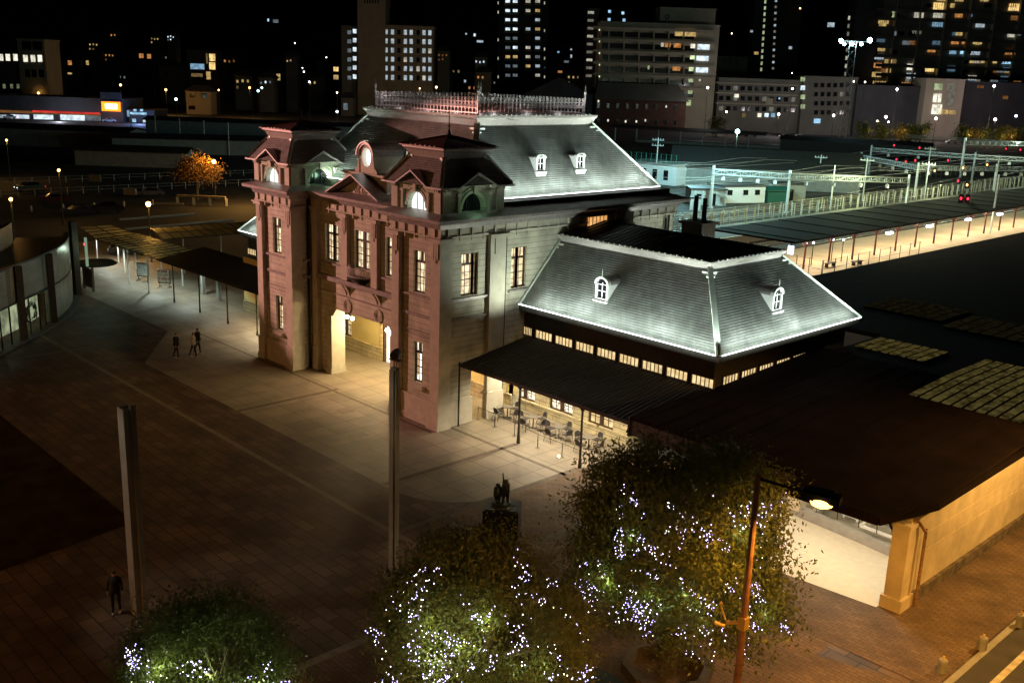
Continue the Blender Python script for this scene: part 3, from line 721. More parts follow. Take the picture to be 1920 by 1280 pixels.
# dormers (local: faces -Y, origin at the bottom centre of its face; back runs +Y)
def dormer(par, loc, rz, rr, barrel=True, w_=.8, h_=.85, back=1.6, m_white='white'):
    b = MB(); hw = w_/2
    b.box(-hw, -hw+.12, 0, .18, 0, h_); b.box(hw-.12, hw, 0, .18, 0, h_); b.box(-hw+.12, hw-.12, .0, .18, 0, .12)
    b.box(-hw-.06, hw+.06, -.12, .14, -.1, 0); b.box(-hw-.04, hw+.04, -.06, .1, -.3, -.1)
    b.box(-hw, -hw+.05, .18, back, -.1, h_); b.box(hw-.05, hw, .18, back, -.1, h_)
    n = 10
    for i in range(n):
        t0, t1 = math.pi*i/n, math.pi*(i+1)/n; sc = .8 if barrel else .45
        a, c = (hw*1.12*math.cos(t0), h_+hw*sc*1.2*math.sin(t0)), (hw*1.12*math.cos(t1), h_+hw*sc*1.2*math.sin(t1))
        b.add([(a[0],-.06,a[1]),(c[0],-.06,c[1]),(c[0],.2,c[1]),(a[0],.2,a[1]),(a[0]*.8,-.06,h_+(a[1]-h_)*.75),(c[0]*.8,-.06,h_+(c[1]-h_)*.75),(c[0]*.8,.2,h_+(c[1]-h_)*.75),(a[0]*.8,.2,h_+(a[1]-h_)*.75)],
              [(0,1,2,3),(4,7,6,5),(0,4,5,1),(3,2,6,7)])
    if not barrel: b.box(-hw*1.15, hw*1.15, -.05, .2, h_-.02, h_+.06)
    D = b.build('dormer', M[m_white], None); D.parent = par; D.location = Vector(loc)-loc_of(par); D.rotation_euler = (0,0,rz)
    t = MB()
    for i in range(n):
        t0, t1 = math.pi*i/n, math.pi*(i+1)/n; sc = .8 if barrel else .45
        if barrel:
            a, c = (hw*1.1*math.cos(t0), h_+hw*sc*1.2*math.sin(t0)), (hw*1.1*math.cos(t1), h_+hw*sc*1.2*math.sin(t1))
            t.quad((a[0],.2,a[1]),(c[0],.2,c[1]),(c[0],back+.4,c[1]),(a[0],back+.4,a[1]))
    if not barrel: t.box(-hw*1.1, hw*1.1, .2, back+.3, h_-.0, h_+.06)
    p = t.build('dormer_roof', M['ledge'], None); p.parent = D
    g_ = MB().box(-hw+.12, hw-.12, .1, .13, .12, h_+(hw*.6 if barrel else 0)).build('pane', M['black'], None); g_.parent = D
    s2 = MB()
    s2.box(-.02,.02,.05,.09,.12,h_+.1); s2.box(-hw+.12,hw-.12,.05,.09,h_*.55,h_*.55+.035); s2.box(-hw+.12,hw-.12,.05,.09,h_-.04,h_)
    if barrel: s2.bar((0,.0,h_+hw*.96),(0,0,h_+hw*.96+.45),.03)
    q = s2.build('glazing_bar', M['white'], None); q.parent = D
    return D
for y in (9.8, 13.5): dormer(ST, (-2.02, y, 14.62), R(90), None, barrel=False, w_=.78, h_=.85, back=1.6)
for y in (6.5,11.1,14.9,18.8): lamp_pt('dormer_fill', (-.35,y,13.45), 400, (.86,1,.94), r=.05, spot=84, rot=(-3,y-.6,16.4), blend=.9)  # fill spots along the main eave, without fittings
for p_, e_ in (((.62,2.35,13.2),10),((-2.28,-.6,13.2),3),((-15.1,2.8,13.3),32),((-18,-.6,13.2),3)): lamp_pt('ledge_light', p_, e_, (.5,1,.6), r=.2)
lamp_pt('wall_fill', (3.0,5.3,7.1), 800, (.9,1,.82), r=.1, spot=120, rot=(-.3,4.6,10.2), blend=.8); lamp_pt('wall_fill', (1.6,22,7.2), 420, (.9,1,.82), r=.1, spot=120, rot=(-.3,20,11), blend=.8)  # added spots brighten the east wall, no fitting
for x in (-13.0, -8.4): dormer(ST, (x, 4.3, 14.75), 0, None, barrel=False, w_=.78, h_=.95, back=1.6)

# ---------------------------------------------------------------- wings
def wing(mx):
    fx = (lambda x: x) if not mx else (lambda x: -20.3-x)
    def bx(m, x0, x1, *a):
        a0, a1 = fx(x0), fx(x1); m.box(min(a0,a1), max(a0,a1), *a)
    W = ST
    e = (min(fx(-.28),fx(14.6)), max(fx(-.28),fx(14.6)), 6.6, 21.4); d = (min(fx(-.28),fx(11.2)), max(fx(-.28),fx(11.2)), 10.05, 17.3)
    sd = 'fbr' if not mx else 'fbl'
    mansard(ST, e, 6.78, d, 10.5, 31, M['slate'], sides=sd, strips=sd, capw=.17, lip=(.25,.38))
    up = MB()
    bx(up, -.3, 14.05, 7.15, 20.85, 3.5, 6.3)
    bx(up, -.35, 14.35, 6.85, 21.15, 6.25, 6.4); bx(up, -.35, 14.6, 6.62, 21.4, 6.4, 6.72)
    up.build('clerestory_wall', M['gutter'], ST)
    dkm = MB(); z = 10.9
    xa, xb = sorted((fx(-.3), fx(11.2))); cy = 13.7
    xr = fx(8.2); xl = fx(-.3)
    dkm.add([(xa,10.05,z-.06),(xb,10.05,z-.06),(xb,17.3,z-.06),(xa,17.3,z-.06),(xl,cy,z+.6),(xr,cy,z+.6)], [(0,1,5,4) if not mx else (0,1,4,5),(1,2,5) if not mx else (1,2,4),(2,3,4,5) if not mx else (2,3,5,4),(3,0,4) if not mx else (3,0,5)])
    for k in range(26):
        x = -.2+k*.44; zr = 1 if x < 8.2 else max(0, 1-(x-8.2)/3)
        for s_ in (-1, 1):
            dkm.bar((fx(x), cy+s_*3.6, z-.03), (fx(x), cy+s_*3.6*(1-zr), z-.03+.66*zr), .05)
    for k in range(1, 9):
        y = 10.1+k*.8; f_ = 1-abs(y-cy)/3.6; dkm.bar((fx(11.15),y,z-.03),(fx(11.15-3*f_),y,z-.03+.66*f_),.05)
    dkm.build('roof_deck', M['deck'], ST)
    if not mx:
        dormer(ST, (5.5, 7.62, 7.95), 0, None, w_=.95, h_=.95); dormer(ST, (13.5, 13.6, 8.02), R(90), None, w_=.95, h_=.95)
        lamp_pt('dormer_fill', (4.2,5.75,7.0), 400, (.86,1,.94), r=.05, spot=84, rot=(5.6,9,10.2), blend=.7); lamp_pt('dormer_fill', (15.45,14.8,7.0), 400, (.86,1,.94), r=.05, spot=84, rot=(12,13.4,10.2), blend=.7)  # fill spots at the wing eaves, no lamp body
        lamp_pt('dormer_fill', (10.6,5.75,7.0), 360, (.86,1,.94), r=.05, spot=84, rot=(10.4,9,10.2), blend=.7); lamp_pt('dormer_fill', (15.45,9,7.0), 330, (.86,1,.94), r=.05, spot=84, rot=(12,9.5,10.2), blend=.7)
    # clerestory windows
    k = 0
    for i in range(9):
        x0, x1 = -.25 if i == 0 else -.88+1.7*i, .5+1.7*i
        if i == 0: x1 = .45
        cw(fx, x0, x1, 'f')
    for i in range(5): cw(fx, 7.95+1.73*i, 7.95+1.73*i+1.36, 'r')
def cw(fx, u0, u1, side):
    z0, z1 = 4.82, 5.3
    f = MB(); p = MB()
    def bb(m, a0, a1, d0, d1, za, zb):
        if side == 'f':
            xa, xb = sorted((fx(a0), fx(a1))); m.box(xa, xb, 7.15-d1, 7.15-d0, za, zb)
        else:
            xa, xb = sorted((fx(14.05+d0), fx(14.05+d1))); m.box(xa, xb, a0, a1, za, zb)
    bb(f, u0, u1, 0, .1, z0-.07, z0); bb(f, u0, u1, 0, .1, z1, z1+.07); bb(f, u0-.06, u0, 0, .1, z0-.07, z1+.07); bb(f, u1, u1+.06, 0, .1, z0-.07, z1+.07)
    for k in range(1, 5): u = u0+(u1-u0)*k/5; bb(f, u-.018, u+.018, 0, .08, z0, z1)
    bb(p, u0, u1, .005, .03, z0, z1)
    fo = f.build('clerestory_window', M['sash'], ST); p.build('pane', M['cler'], fo)
wing(False); wing(True)
# ground-floor wall of the east wing under the canopy
gw = MB(); ops = [(-.9+3.23*k, 1.05+3.23*k, .62, 2.9) for k in (0,1,2)]
ops[0] = (-.9, 1.05, .62, 2.9); wall('y', -1.3, 8.75, 0, 3.9, 7.0, -1, ops+[], mb=gw, depth=.22)
gw.quad((8.75,7,0),(8.75,9,0),(8.75,9,3.9),(8.75,7,3.9)); gw.quad((-1.3,6.4,0),(-1.3,7,0),(-1.3,7,4.7),(-1.3,6.4,4.7))
wall('y', 8.75, 14.05, 0, 3.9, 9, -1, [], mb=gw); gw.quad((14.05,9,0),(14.05,21,0),(14.05,21,3.9),(14.05,9,3.9))
gw.build('wing_wall', M['arc2'] if 'arc2' in M else M['dado'], ST)
gs = MB().box(-1.3,8.8,6.86,7.0,0,.45).box(-1.3,8.82,6.8,7.0,.52,.62); gs.build('dado', M['dado'], ST)
protos = []
shopw = make_window(1.95, 2.28, True, pmat='shop')if 0 else None
M['shop'] = emat('shop_interior', (1,.86,.6), 1.5, .75, 7)
for k, pm in ((0,'shop'),(1,'shop'),(2,'cler')):
    q = make_window(1.95, 2.28, True, pmat=pm); q.parent = ST; q.location = Vector((.075+3.23*k, 7.1, .62))-loc_of(ST)
gw2 = MB(); wall('y', -34, -20.3, 0, 3.9, 7.0, -1, [(-22.9-3.2*k, -21.2-3.2*k, .7, 2.9) for k in range(4)], mb=gw2, depth=.2)
gw2.quad((-34.3,7,0),(-34.3,20,0),(-34.3,20,3.9),(-34.3,7,3.9)); gw2.quad((-34.3,7,0),(-34,7,0),(-34,7,3.9),(-34.3,7,3.9))
gw2.build('wing_wall', M['dado'], ST)
for k in range(4):
    q = make_window(1.7, 2.2, True, pmat='cler'); q.parent = ST; q.location = Vector((-22.05-3.2*k, 7.1, .7))-loc_of(ST)
# chimney
CH = MB().box(3.6,5.2,17.4,18.9,9.4,11.5).box(3.45,5.35,17.25,19.05,11.5,11.68); ch = CH.build('chimney', mat('chimney_brick', (.09,.06,.035), .8, noise=.3, nscale=5), ST)
MB().tube((4.1,18.1,11.68),(4.1,18.1,13.3),.17,.15,10).tube((4.8,18.1,11.68),(4.8,18.1,13.2),.17,.15,10).build('chimney_pot', M['dark'], ch)

# ---------------------------------------------------------------- canopies
def lean_roof(m, x0, x1, yb, zb_, yf, zf, t=.07):
    m.add([(x0,yf,zf),(x1,yf,zf),(x1,yb,zb_),(x0,yb,zb_),(x0,yf,zf-t),(x1,yf,zf-t),(x1,yb,zb_-t),(x0,yb,zb_-t)], [(0,1,2,3),(4,7,6,5),(0,4,5,1),(1,5,6,2),(2,6,7,3),(3,7,4,0)])
EC = thing('east_canopy' if 0 else 'canopy', 'dark corrugated lean-to canopy on iron posts along the cafe side of the station', 'canopy', (7,4,0))
m = MB(); lean_roof(m, .02, 14.2, 7.1, 4.72, 1.6, 3.86)
for k in range(47): x = .15+k*.3; m.bar((x,1.62,3.89),(x,7.08,4.75),.07,.05)
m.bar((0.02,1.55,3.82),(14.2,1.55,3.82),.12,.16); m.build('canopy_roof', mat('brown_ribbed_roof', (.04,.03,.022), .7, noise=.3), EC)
for x in (4.39, 9.2, 14.0):
    p = MB(); p.tube((x,2.38,0),(x,2.38,3.95),.07,.06,8).tube((x,2.38,0),(x,2.38,.5),.11,.08,8)
    for s_ in (-1,1): p.bar((x,2.38,3.2),(x+s_*.5,2.38,3.85),.05); p.bar((x,2.38,3.2),(x,2.38+s_*.5,3.85),.05)
    p.build('post', M['post'], EC)
WC = thing('canopy', 'long dark lean-to canopy on slim posts between the left tower and the lit glazed walkway', 'canopy', (-31,4.5,0))
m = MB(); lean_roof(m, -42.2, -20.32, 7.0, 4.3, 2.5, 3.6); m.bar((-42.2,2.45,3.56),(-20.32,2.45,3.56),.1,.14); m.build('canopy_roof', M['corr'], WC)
for x in (-25.7,-30.4,-35.2,-40.0):
    MB().tube((x,2.85,0),(x,2.85,3.62),.06,.06,8).tube((x,2.85,0),(x,2.85,.4),.09,.07,8).build('post', M['post'], WC)
for x in (-38.6,-41.6): MB().box(x-.12,x+.12,6.3,6.6,0,4.1).box(x-.28,x-.2,6.3,6.6,0,4.1).build('post', M['concrete'], WC)
M['glassp'] = mat('frosted_panel', (.4,.38,.28), .5)
_t = M['glassp'].node_tree; _b = _t.nodes['Principled BSDF']; tl = _t.nodes.new('ShaderNodeBsdfTranslucent'); tl.inputs[0].default_value = (.66,.63,.46,1)
mx_ = _t.nodes.new('ShaderNodeMixShader'); mx_.inputs[0].default_value = .75; _t.links.new(_b.outputs[0], mx_.inputs[1]); _t.links.new(tl.outputs[0], mx_.inputs[2]); _t.links.new(mx_.outputs[0], _t.nodes['Material Output'].inputs[0])
def glazed(name, label, A, B, Cc, D, nu, nv, posts, zf=3.6, tag_post='post'):
    A, B, Cc, D = map(Vector, (A, B, Cc, D)); T = thing(name, label, 'canopy', (A.x, A.y, 0))
    up = Vector((0,0,.05))
    MB().add([A,B,Cc,D,A+up,B+up,Cc+up,D+up], [(0,3,2,1),(4,5,6,7),(0,1,5,4),(1,2,6,5),(2,3,7,6),(3,0,4,7)]).build('glazing', M['glassp'], T)
    f = MB()
    for i in range(nu+1):
        t = i/nu; f.bar(A.lerp(B,t)+up, D.lerp(Cc,t)+up, .09, .12)
    for i in range(nv+1):
        t = i/nv; f.bar(A.lerp(D,t)+up, B.lerp(Cc,t)+up, .07, .11)
    f.build('frame', M['post'], T)
    for x, y, h in posts: MB().tube((x,y,0),(x,y,h),.08,.08,8).build('post', M['white'], T)
    return T
glazed('glazed_canopy', 'lit frosted glass walkway roof adjoining the long dark canopy', (-56.5,2.8,3.3),(-42.2,2.6,3.5),(-42.2,6.9,3.7),(-56.5,6.9,3.5), 11, 3,
       [(-45.2,2.9,3.4),(-50.2,3.2,3.4),(-54.9,4.8,3.3),(-50.5,6.6,3.5),(-46,6.6,3.5),(-56.2,6.5,3.4)])
glazed('glazed_canopy', 'glass walkway roof bending beside the dark pillar, bright lamp under it', (-65.3,4.4,3.3),(-56.55,2.8,3.3),(-56.55,6.9,3.5),(-63.5,7.2,3.5), 4, 2, [(-60.2,4.2,3.3),(-60.6,6.6,3.4)])
glazed('glazed_canopy', 'amber glass walkway roof running away behind the lit walkway', (-51.3,7.4,3.6),(-50.4,24,3.6),(-55.6,24,3.9),(-56.9,8.6,3.9), 15, 2,
       [(-51.6,9.5,3.5),(-51.4,13.5,3.5),(-51.2,17.5,3.5),(-51,21.5,3.5)])
# ---------------------------------------------------------------- lighting rigs: facade and street lamps, plus added fill
PINK = (1,.45,.37)
lamp_pt('facade_floodlight', (-48,-22,17), 76000, PINK, r=.25, spot=27, rot=(-11.5,0,9.2), blend=.35)
# fill spots under the cafe canopy, without fittings
for x, y in ((1.2,5.6),(4.2,4.0),(7.0,4.0),(10.2,4.0)): lamp_pt('canopy_fill', (x,y,3.7), 900, (1,.84,.58), r=.08, spot=150, rot=(x,y-.3,0), blend=.6)
for x, y, c, e in ((-21.5,4.8,(1,.84,.58),130),(-25.5,4.9,(1,.84,.58),150),(-29.5,5,(1,.8,.5),40),(-35,5,(.85,1,.9),35),(-41,5,(.82,1,.93),65),(-47,4.6,(.82,1,.93),75),(-53,4.6,(.85,1,.9),60),(-60,5.6,(.9,1,.9),90)):
    lamp_pt('canopy_fill', (x,y-.3,3.1), e*9, c, r=.1, spot=146, rot=(x,y-.6,0), blend=.55)  # fill spots under the west canopies, no fittings
# added unseen spots for the masts, then the street lamps
lamp_pt('mast_fill', (4.5,-28.5,13), 1500, (1,.88,.7), r=.2, spot=40, rot=(8.6,-22.2,4.5), blend=.6)  # added spot with no fitting, lifts the thick column's dark face
lamp_pt('mast_fill', (9,-18,14), 900, (1,.9,.7), r=.2, spot=34, rot=(12.0,-12.6,5.5), blend=.6)
lamp_pt('plaza_street_light', (-36,-21.5,8.5), 9000, (1,.42,.07), r=.2, spot=54, rot=(-33,-7,0), blend=.7)
lamp_pt('plaza_street_light', (12,-50,10), 4200, (1,.36,.07), r=.2, spot=90, rot=(10,-41,0), blend=.6)
lamp_pt('plaza_street_light', (-22,-44,12), 7000, (1,.42,.10), r=.2, spot=84, rot=(-8,-20,0), blend=.7)
# ---------------------------------------------------------------- concourse roof and street wall
CC = thing('concourse_building', 'low building with a huge dark flat roof, skylights and an ochre street wall', 'building', (20,12,0))
zr = lambda x, y: 4.45+.05*max(0, min(y, 18))
def roofpoly(mb, pts, t):
    top = [(x, y, zr(x,y)) for x, y in pts]; n = len(pts)
    mb.add(top+[(x, y, z-t) for x, y, z in top], [tuple(range(n)), tuple(range(n, 2*n))[::-1]]+[(i, n+i, n+(i+1) % n, (i+1) % n) for i in range(n)])
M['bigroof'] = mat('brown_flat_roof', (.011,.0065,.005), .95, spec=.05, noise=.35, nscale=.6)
m = MB(); 
roofpoly(m, [(13.7,.8),(23.2,.8),(23.2,-.75),(27.35,-.55),(27.95,1.2),(28.3,2.4),(28.45,18),(13.7,18)], .14)
roofpoly(m, [(14.95,18),(28.45,18),(28.45,24),(14.95,24)], .3)
roofpoly(m, [(1.6,24),(28.45,24),(28.45,120),(1.6,120),(1.6,38)], .3)
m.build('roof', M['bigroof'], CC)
for k in range(13):
    x = 14.3+k*1.15; MB().bar((x,.9,zr(x,.9)+.005),(x,17.9,zr(x,17.9)+.005),.04,.03).build('roof_seam', M['bigroof'], CC)
m = MB().box(13.7,23.1,.86,1.0,3.55,4.4); m.box(13.6,13.7,.8,7,3.5,4.45); m.build('fascia', M['gutter'], CC)
m = MB(); 
for a, b in (((23.1,-.8),(27.4,-.6)),((27.4,-.6),(28.0,1.2)),((28.0,1.2),(28.36,2.4)),((28.36,2.4),(28.5,40))):
    m.bar((*a,4.27+.05*max(0,min(a[1],18))),(*b,4.27+.05*max(0,min(b[1],18))),.16,.3)
m.build('gutter', M['bigroof'], CC)
M['ochre'] = mat('ochre_render', (.55,.45,.29), .8, noise=.18, nscale=1.2, bump=.1)
wm = MB(); wm.box(27.45,27.9,1.35,60,.5,4.0)
for z in (2.1,2.9): wm.box(27.9,27.915,1.35,60,z,z+.012)
wm.build('street_wall', M['ochre'], CC)
MB().box(27.4,28.05,1.25,60,0,.5).build('wall_base', mat('stained_plinth', (.13,.10,.07), .9, noise=.45, nscale=2.5, bump=.3), CC)
wm = MB().box(27.3,28.0,1.0,1.9,.0,3.6).box(27.2,28.1,.9,2.0,0,.55).box(27.25,28.05,.95,1.95,3.6,3.8); wm.build('corner_pier', M['ochre'], CC)
b_ = MB()
for i in range(5):
    t0, t1 = i/5*math.pi/2, (i+1)/5*math.pi/2; b_.bar((27.25-1.2*(1-math.cos(t0)),1.3,3.0+.9*math.sin(t0)),(27.25-1.2*(1-math.cos(t1)),1.3,3.0+.9*math.sin(t1)),.1)
b_.bar((27.25,1.3,3.85),(26.05,1.3,3.9),.1)
for k in range(3): b_.bar((27.1-.32*k,1.3,3.3+.17*k),(27.1-.32*k,1.3,3.85),.07)
b_.build('scroll_bracket', M['dark'], CC)
dpp = MB().tube((28.2,2.05,0),(28.2,2.05,3.3),.07).tube((28.2,2.05,3.3),(28.0,1.6,3.9),.07).tube((28.15,2.2,2.8),(28.15,2.2,3.4),.04); dpp.build('downpipe', mat('rusty_pipe', (.25,.14,.07), .7, noise=.4, nscale=5), CC)
M['cream'] = mat('cream_plaster', (.6,.52,.38), .8, noise=.08)
MB().box(19.4,20.1,6.6,7.2,0,4.2).build('inner_pier', M['cream'], CC)
MB().box(14.2,21.2,9.4,9.6,0,4.2).box(21.2,27.3,14,14.2,0,4.2).build('inner_wall', M['cream'], CC)
tag(MB().quad((13.7,-.6,.03),(27.2,.7,.03),(27.2,5.4,.03),(13.7,6.6,.03)).build('concourse_floor', mat('polished_pale_floor', (.62,.56,.44), .5, noise=.06)), kind='structure')
tag(MB().quad((14,6.4,.012),(27.3,5.5,.012),(27.3,14,.012),(14,14,.012)).build('yard_paving', mat('yard_concrete', (.3,.28,.22), .85, noise=.3, nscale=1.5)), kind='structure')
kb = MB().bar((20.4,6.35,.22),(27.2,5.4,.22),.35,.44).bar((20.4,9.4,.25),(21.0,6.5,.25),.3,.4); kb.build('concrete_upstand', M['concrete'], CC)
kb = MB()
for a_, c_ in (((23.4,6.5),(23.2,9.4)),((23.4,6.5),(27,6.4))): kb.cut().bar((*a_,.52),(*c_,.52),.16,.1)
kb.each('white_rail', M['white'], CC)
fp = MB()
for x in (21.2,22.3,23.4,24.3,25.3,26.3): fp.bar((x,6.25,.5),(x,6.25,1.7),.03)
fp.bar((21.2,6.25,1.7),(26.3,6.25,1.7),.03); fp.bar((21.2,6.25,1.1),(26.3,6.25,1.1),.02); fp.build('wire_fence', M['post'], CC)
# skylights: each a glowing frosted pane in its frame
M['skyl'] = emat('skylight_glow', (.55,.42,.12), .10, .75, 2.2)
M['skyl2'] = emat('dim_skylight_glow', (.5,.4,.18), .013, .7, 2.2)
def skylights(x0, x1, y0, y1, nx, ny, mt):
    for i in range(nx):
        for j in range(ny):
            xa, xb = x0+(x1-x0)*i/nx+.09, x0+(x1-x0)*(i+1)/nx-.09; ya, yb = y0+(y1-y0)*j/ny+.05, y0+(y1-y0)*(j+1)/ny-.05
            z0, z1 = zr(0, ya)+.06, zr(0, yb)+.06
            q = MB(); q.add([(xa,ya,z0),(xb,ya,z0),(xb,yb,z1),(xa,yb,z1),(xa,ya,z0-.05),(xb,ya,z0-.05),(xb,yb,z1-.05),(xa,yb,z1-.05)], [(0,1,2,3),(0,4,5,1),(1,5,6,2),(2,6,7,3),(3,7,4,0)])
            q.build('skylight', mt, CC)
skylights(15.2, 19.6, 19.8, 23.2, 8, 2, M['skyl'])
skylights(21.6, 27.9, 13.6, 23.4, 11, 7, M['skyl'])
skylights(9.8, 15.6, 31, 36, 8, 2, M['skyl2']); skylights(16.2, 26, 29.6, 34.6, 12, 2, M['skyl2'])
# air conditioners in the yard
def ac(loc, rz, lab):
    T = thing('air_conditioner', lab, 'air conditioner', loc, rz)
    b = MB().box(-.5,.5,-.18,.18,.12,1.45).box(-.4,-.3,-.2,.2,0,.12).box(.3,.4,-.2,.2,0,.12); o = b.build('casing', M['white'], T, local=True)
    g_ = MB()
    for k in range(9): g_.box(-.44,.34,-.2,-.18,.2+.13*k,.27+.13*k)
    g_.build('fan_grille', M['dark'], o, local=True)
ac((22.2,8.0,0), 0, 'grey outdoor air conditioner nearest the fence in the yard behind the pale floor')
ac((21.0,8.6,0), 0, 'grey outdoor air conditioner by the cream pier in the yard behind the pale floor')
for x, y in ((16,3.2),(20,3),(23.2,3.2),(25.6,2.2)): lamp_pt('concourse_light', (x,y,3.9), 420, (1,.86,.6), r=.3)
lamp_pt('yard_fill', (23.5,9,3.8), 200, (1,.88,.66), r=.2)  # added fill for the dark yard, no fitting

# ---------------------------------------------------------------- street lamp by the wall
SL = thing('street_lamp', 'tall rust brown street lamp with a glowing amber head by the ochre wall', 'street lamp', (28.95,-12.2,0))
px_, py_ = 28.95, -12.2
m = MB(); m.tube((px_,py_,0),(px_,py_,9.7),.13,.08,12).tube((px_,py_,0),(px_,py_,.9),.17,.17,12); m.build('pole', mat('rusty_paint', (.20,.09,.045), .6, noise=.3, nscale=4), SL)
MB().tube((px_,py_,9.6),(30.3,-11.7,9.45),.045,.035,8).build('arm', M['dark'], SL)
hd = MB(); hd.obox((30.62,-11.56,9.43),(.5,.16,-.02),(-.08,.24,0),(0,0,.1)); hd.obox((30.6,-11.56,9.56),(.34,.11,0),(-.05,.15,0),(0,0,.06)); hd.build('lamp_head', M['dark'], SL)
M['sodium'] = emat('sodium_lens', (1,.55,.12), 6)
MB().ball((30.66,-11.58,9.29),.34,14,6,sz=.5).build('lens', M['sodium'], SL)
m = MB(); z_ = 5.0; m.bar((px_,py_,z_),(px_-.4,py_-.3,z_-.05),.09); m.tube((px_-.4,py_-.35,z_-.15),(px_-.65,py_-.5,z_-.1),.05,.07,8).tube((px_-.4,py_-.35,z_+.05),(px_-.6,py_-.35,z_+.45),.03).ball((px_-.6,py_-.35,z_+.5),.07,8,5).box(px_-.13,px_+.13,py_-.13,py_+.13,z_-.2,z_+.2); m.build('sensor_bracket', mat('yellow_metal', (.5,.3,.08), .4, .4), SL)
lamp_pt('street_light', (30.6,-11.5,9.0), 2300, (1,.46,.07), r=.18, spot=150, rot=(30.4,-9.5,0), blend=.4)
lamp_pt('street_light', (35,-5,9.5), 5200, (1,.46,.08), r=.2, spot=74, rot=(30.5,-3,0), blend=.5)
lamp_pt('street_light', (34,10,9), 6800, (1,.54,.14), r=.2, spot=120, rot=(29.5,8,0), blend=.4)
lamp_pt('street_light', (35,-23,9.5), 3600, (1,.47,.1), r=.2, spot=72, rot=(25,-16,1), blend=.5)

# bollards along the kerb
bo = None
for i, (x, y, sh) in enumerate(((31.05,-1.85,'with a tilted tag on top, nearest the lamp pole'),(31.4,.86,'between two others along the kerb'),(31.7,3.77,'farthest along the kerb at the edge of view'))):
    lab = 'pale concrete bollard '+sh
    if bo is None:
        bo = thing('bollard', lab, 'bollard', (x,y,0), 0, 'bollards along the kerb')
        MB().lathe((0,0,0), [(.17,0),(.17,.45),(.15,.52),(.06,.56)], 12).build('post', M['concrete'], bo, local=True, smooth=False)
        MB().box(-.04,.04,-.015,.015,.56,.66).build('reflector', mat('amber_reflector', (.8,.5,.1), .3), bo, local=True)
    else: c = copy_tree(bo, loc=(x,y,0)); c['label'] = lab

# ---------------------------------------------------------------- tall light masts on the plaza
M['mast'] = mat('grey_galvanised', (.33,.32,.29), .45, .3, noise=.12, nscale=2)
MA = thing('light_mast', 'thick square grey steel column standing alone beside the dark shadow patch, lens strip down one side', 'light mast', (8.68,-21.95,0), 0)
m = MB(); 
def hollow(m, cx, cy, wx, wy, z0, z1, t):
    m.box(cx-wx,cx+wx,cy-wy,cy-wy+t,z0,z1); m.box(cx-wx,cx+wx,cy+wy-t,cy+wy,z0,z1); m.box(cx-wx,cx-wx+t,cy-wy+t,cy+wy-t,z0,z1); m.box(cx+wx-t,cx+wx,cy-wy+t,cy+wy-t,z0,z1)
hollow(m, 8.68, -21.95, .27, .22, 0, 8.35, .03); m.build('column', M['mast'], MA)
m = MB().box(8.955,9.05,-21.93,-21.74,0,8.5)
for z in (1.6,3.2,4.8,6.4,7.6): m.box(8.955,9.08,-21.96,-21.9,z,z+.1)
m.build('cable_channel', M['concrete'], MA)
MB2 = thing('light_mast', 'slimmer grey steel column topped by a round floodlight, in front of the entrance porch', 'light mast', (12.17,-12.4,0))
m = MB(); m.box(11.99,12.27,-12.56,-12.24,0,8.9).box(12.272,12.36,-12.5,-12.34,0,8.9); m.build('column', M['mast'], MB2)
m = MB().box(12.0,12.35,-12.5,-12.3,8.9,8.98).box(12.08,12.14,-12.42,-12.38,8.98,9.3).box(12.24,12.3,-12.42,-12.38,8.98,9.3).box(11.92,12.46,-12.52,-12.28,9.28,9.34); m.build('bracket', M['mast'], MB2)
m = MB(); m.tube((12.3,-12.55,9.52),(12.1,-12.25,9.55),.2,.2,16); f_ = m.build('floodlight', M['white'], MB2); m = MB().tube((12.31,-12.565,9.52),(12.302,-12.552,9.52),.17,.17,16); m.build('lens', mat('clear_lens', (.25,.25,.25), .1, .5), f_)
# ---------------------------------------------------------------- statue
M['bronze'] = mat('dark_bronze', (.05,.055,.04), .4, .8, noise=.3, nscale=6)
def skinned(name, pts, edges, mats, parent, loc, rz=0, sub=1, paint=None):
    me = bpy.data.meshes.new(name); me.from_pydata([p[:3] for p in pts], edges, [])
    o = bpy.data.objects.new(name, me); COL.objects.link(o)
    sk = o.modifiers.new('s', 'SKIN'); 
    for i, p in enumerate(pts):
        r = p[3]; me.skin_vertices[0].data[i].radius = (r if not isinstance(r, tuple) else r[0], r if not isinstance(r, tuple) else r[1])
    me.skin_vertices[0].data[0].use_root = True; sk.use_smooth_shade = True
    sb = o.modifiers.new('u', 'SUBSURF'); sb.levels = sb.render_levels = sub
    dg = bpy.context.evaluated_depsgraph_get(); dg.update(); m2 = bpy.data.meshes.new_from_object(o.evaluated_get(dg))
    bpy.data.objects.remove(o); m2.name = name
    m2.materials.clear()
    for m_ in mats: m2.materials.append(m_)
    if paint:
        for p in m2.polygons: p.material_index = paint(p.center)
    o = bpy.data.objects.new(name, m2); COL.objects.link(o); o.location = loc; o.rotation_euler = (0,0,rz)
    if parent: o.parent = parent
    return o
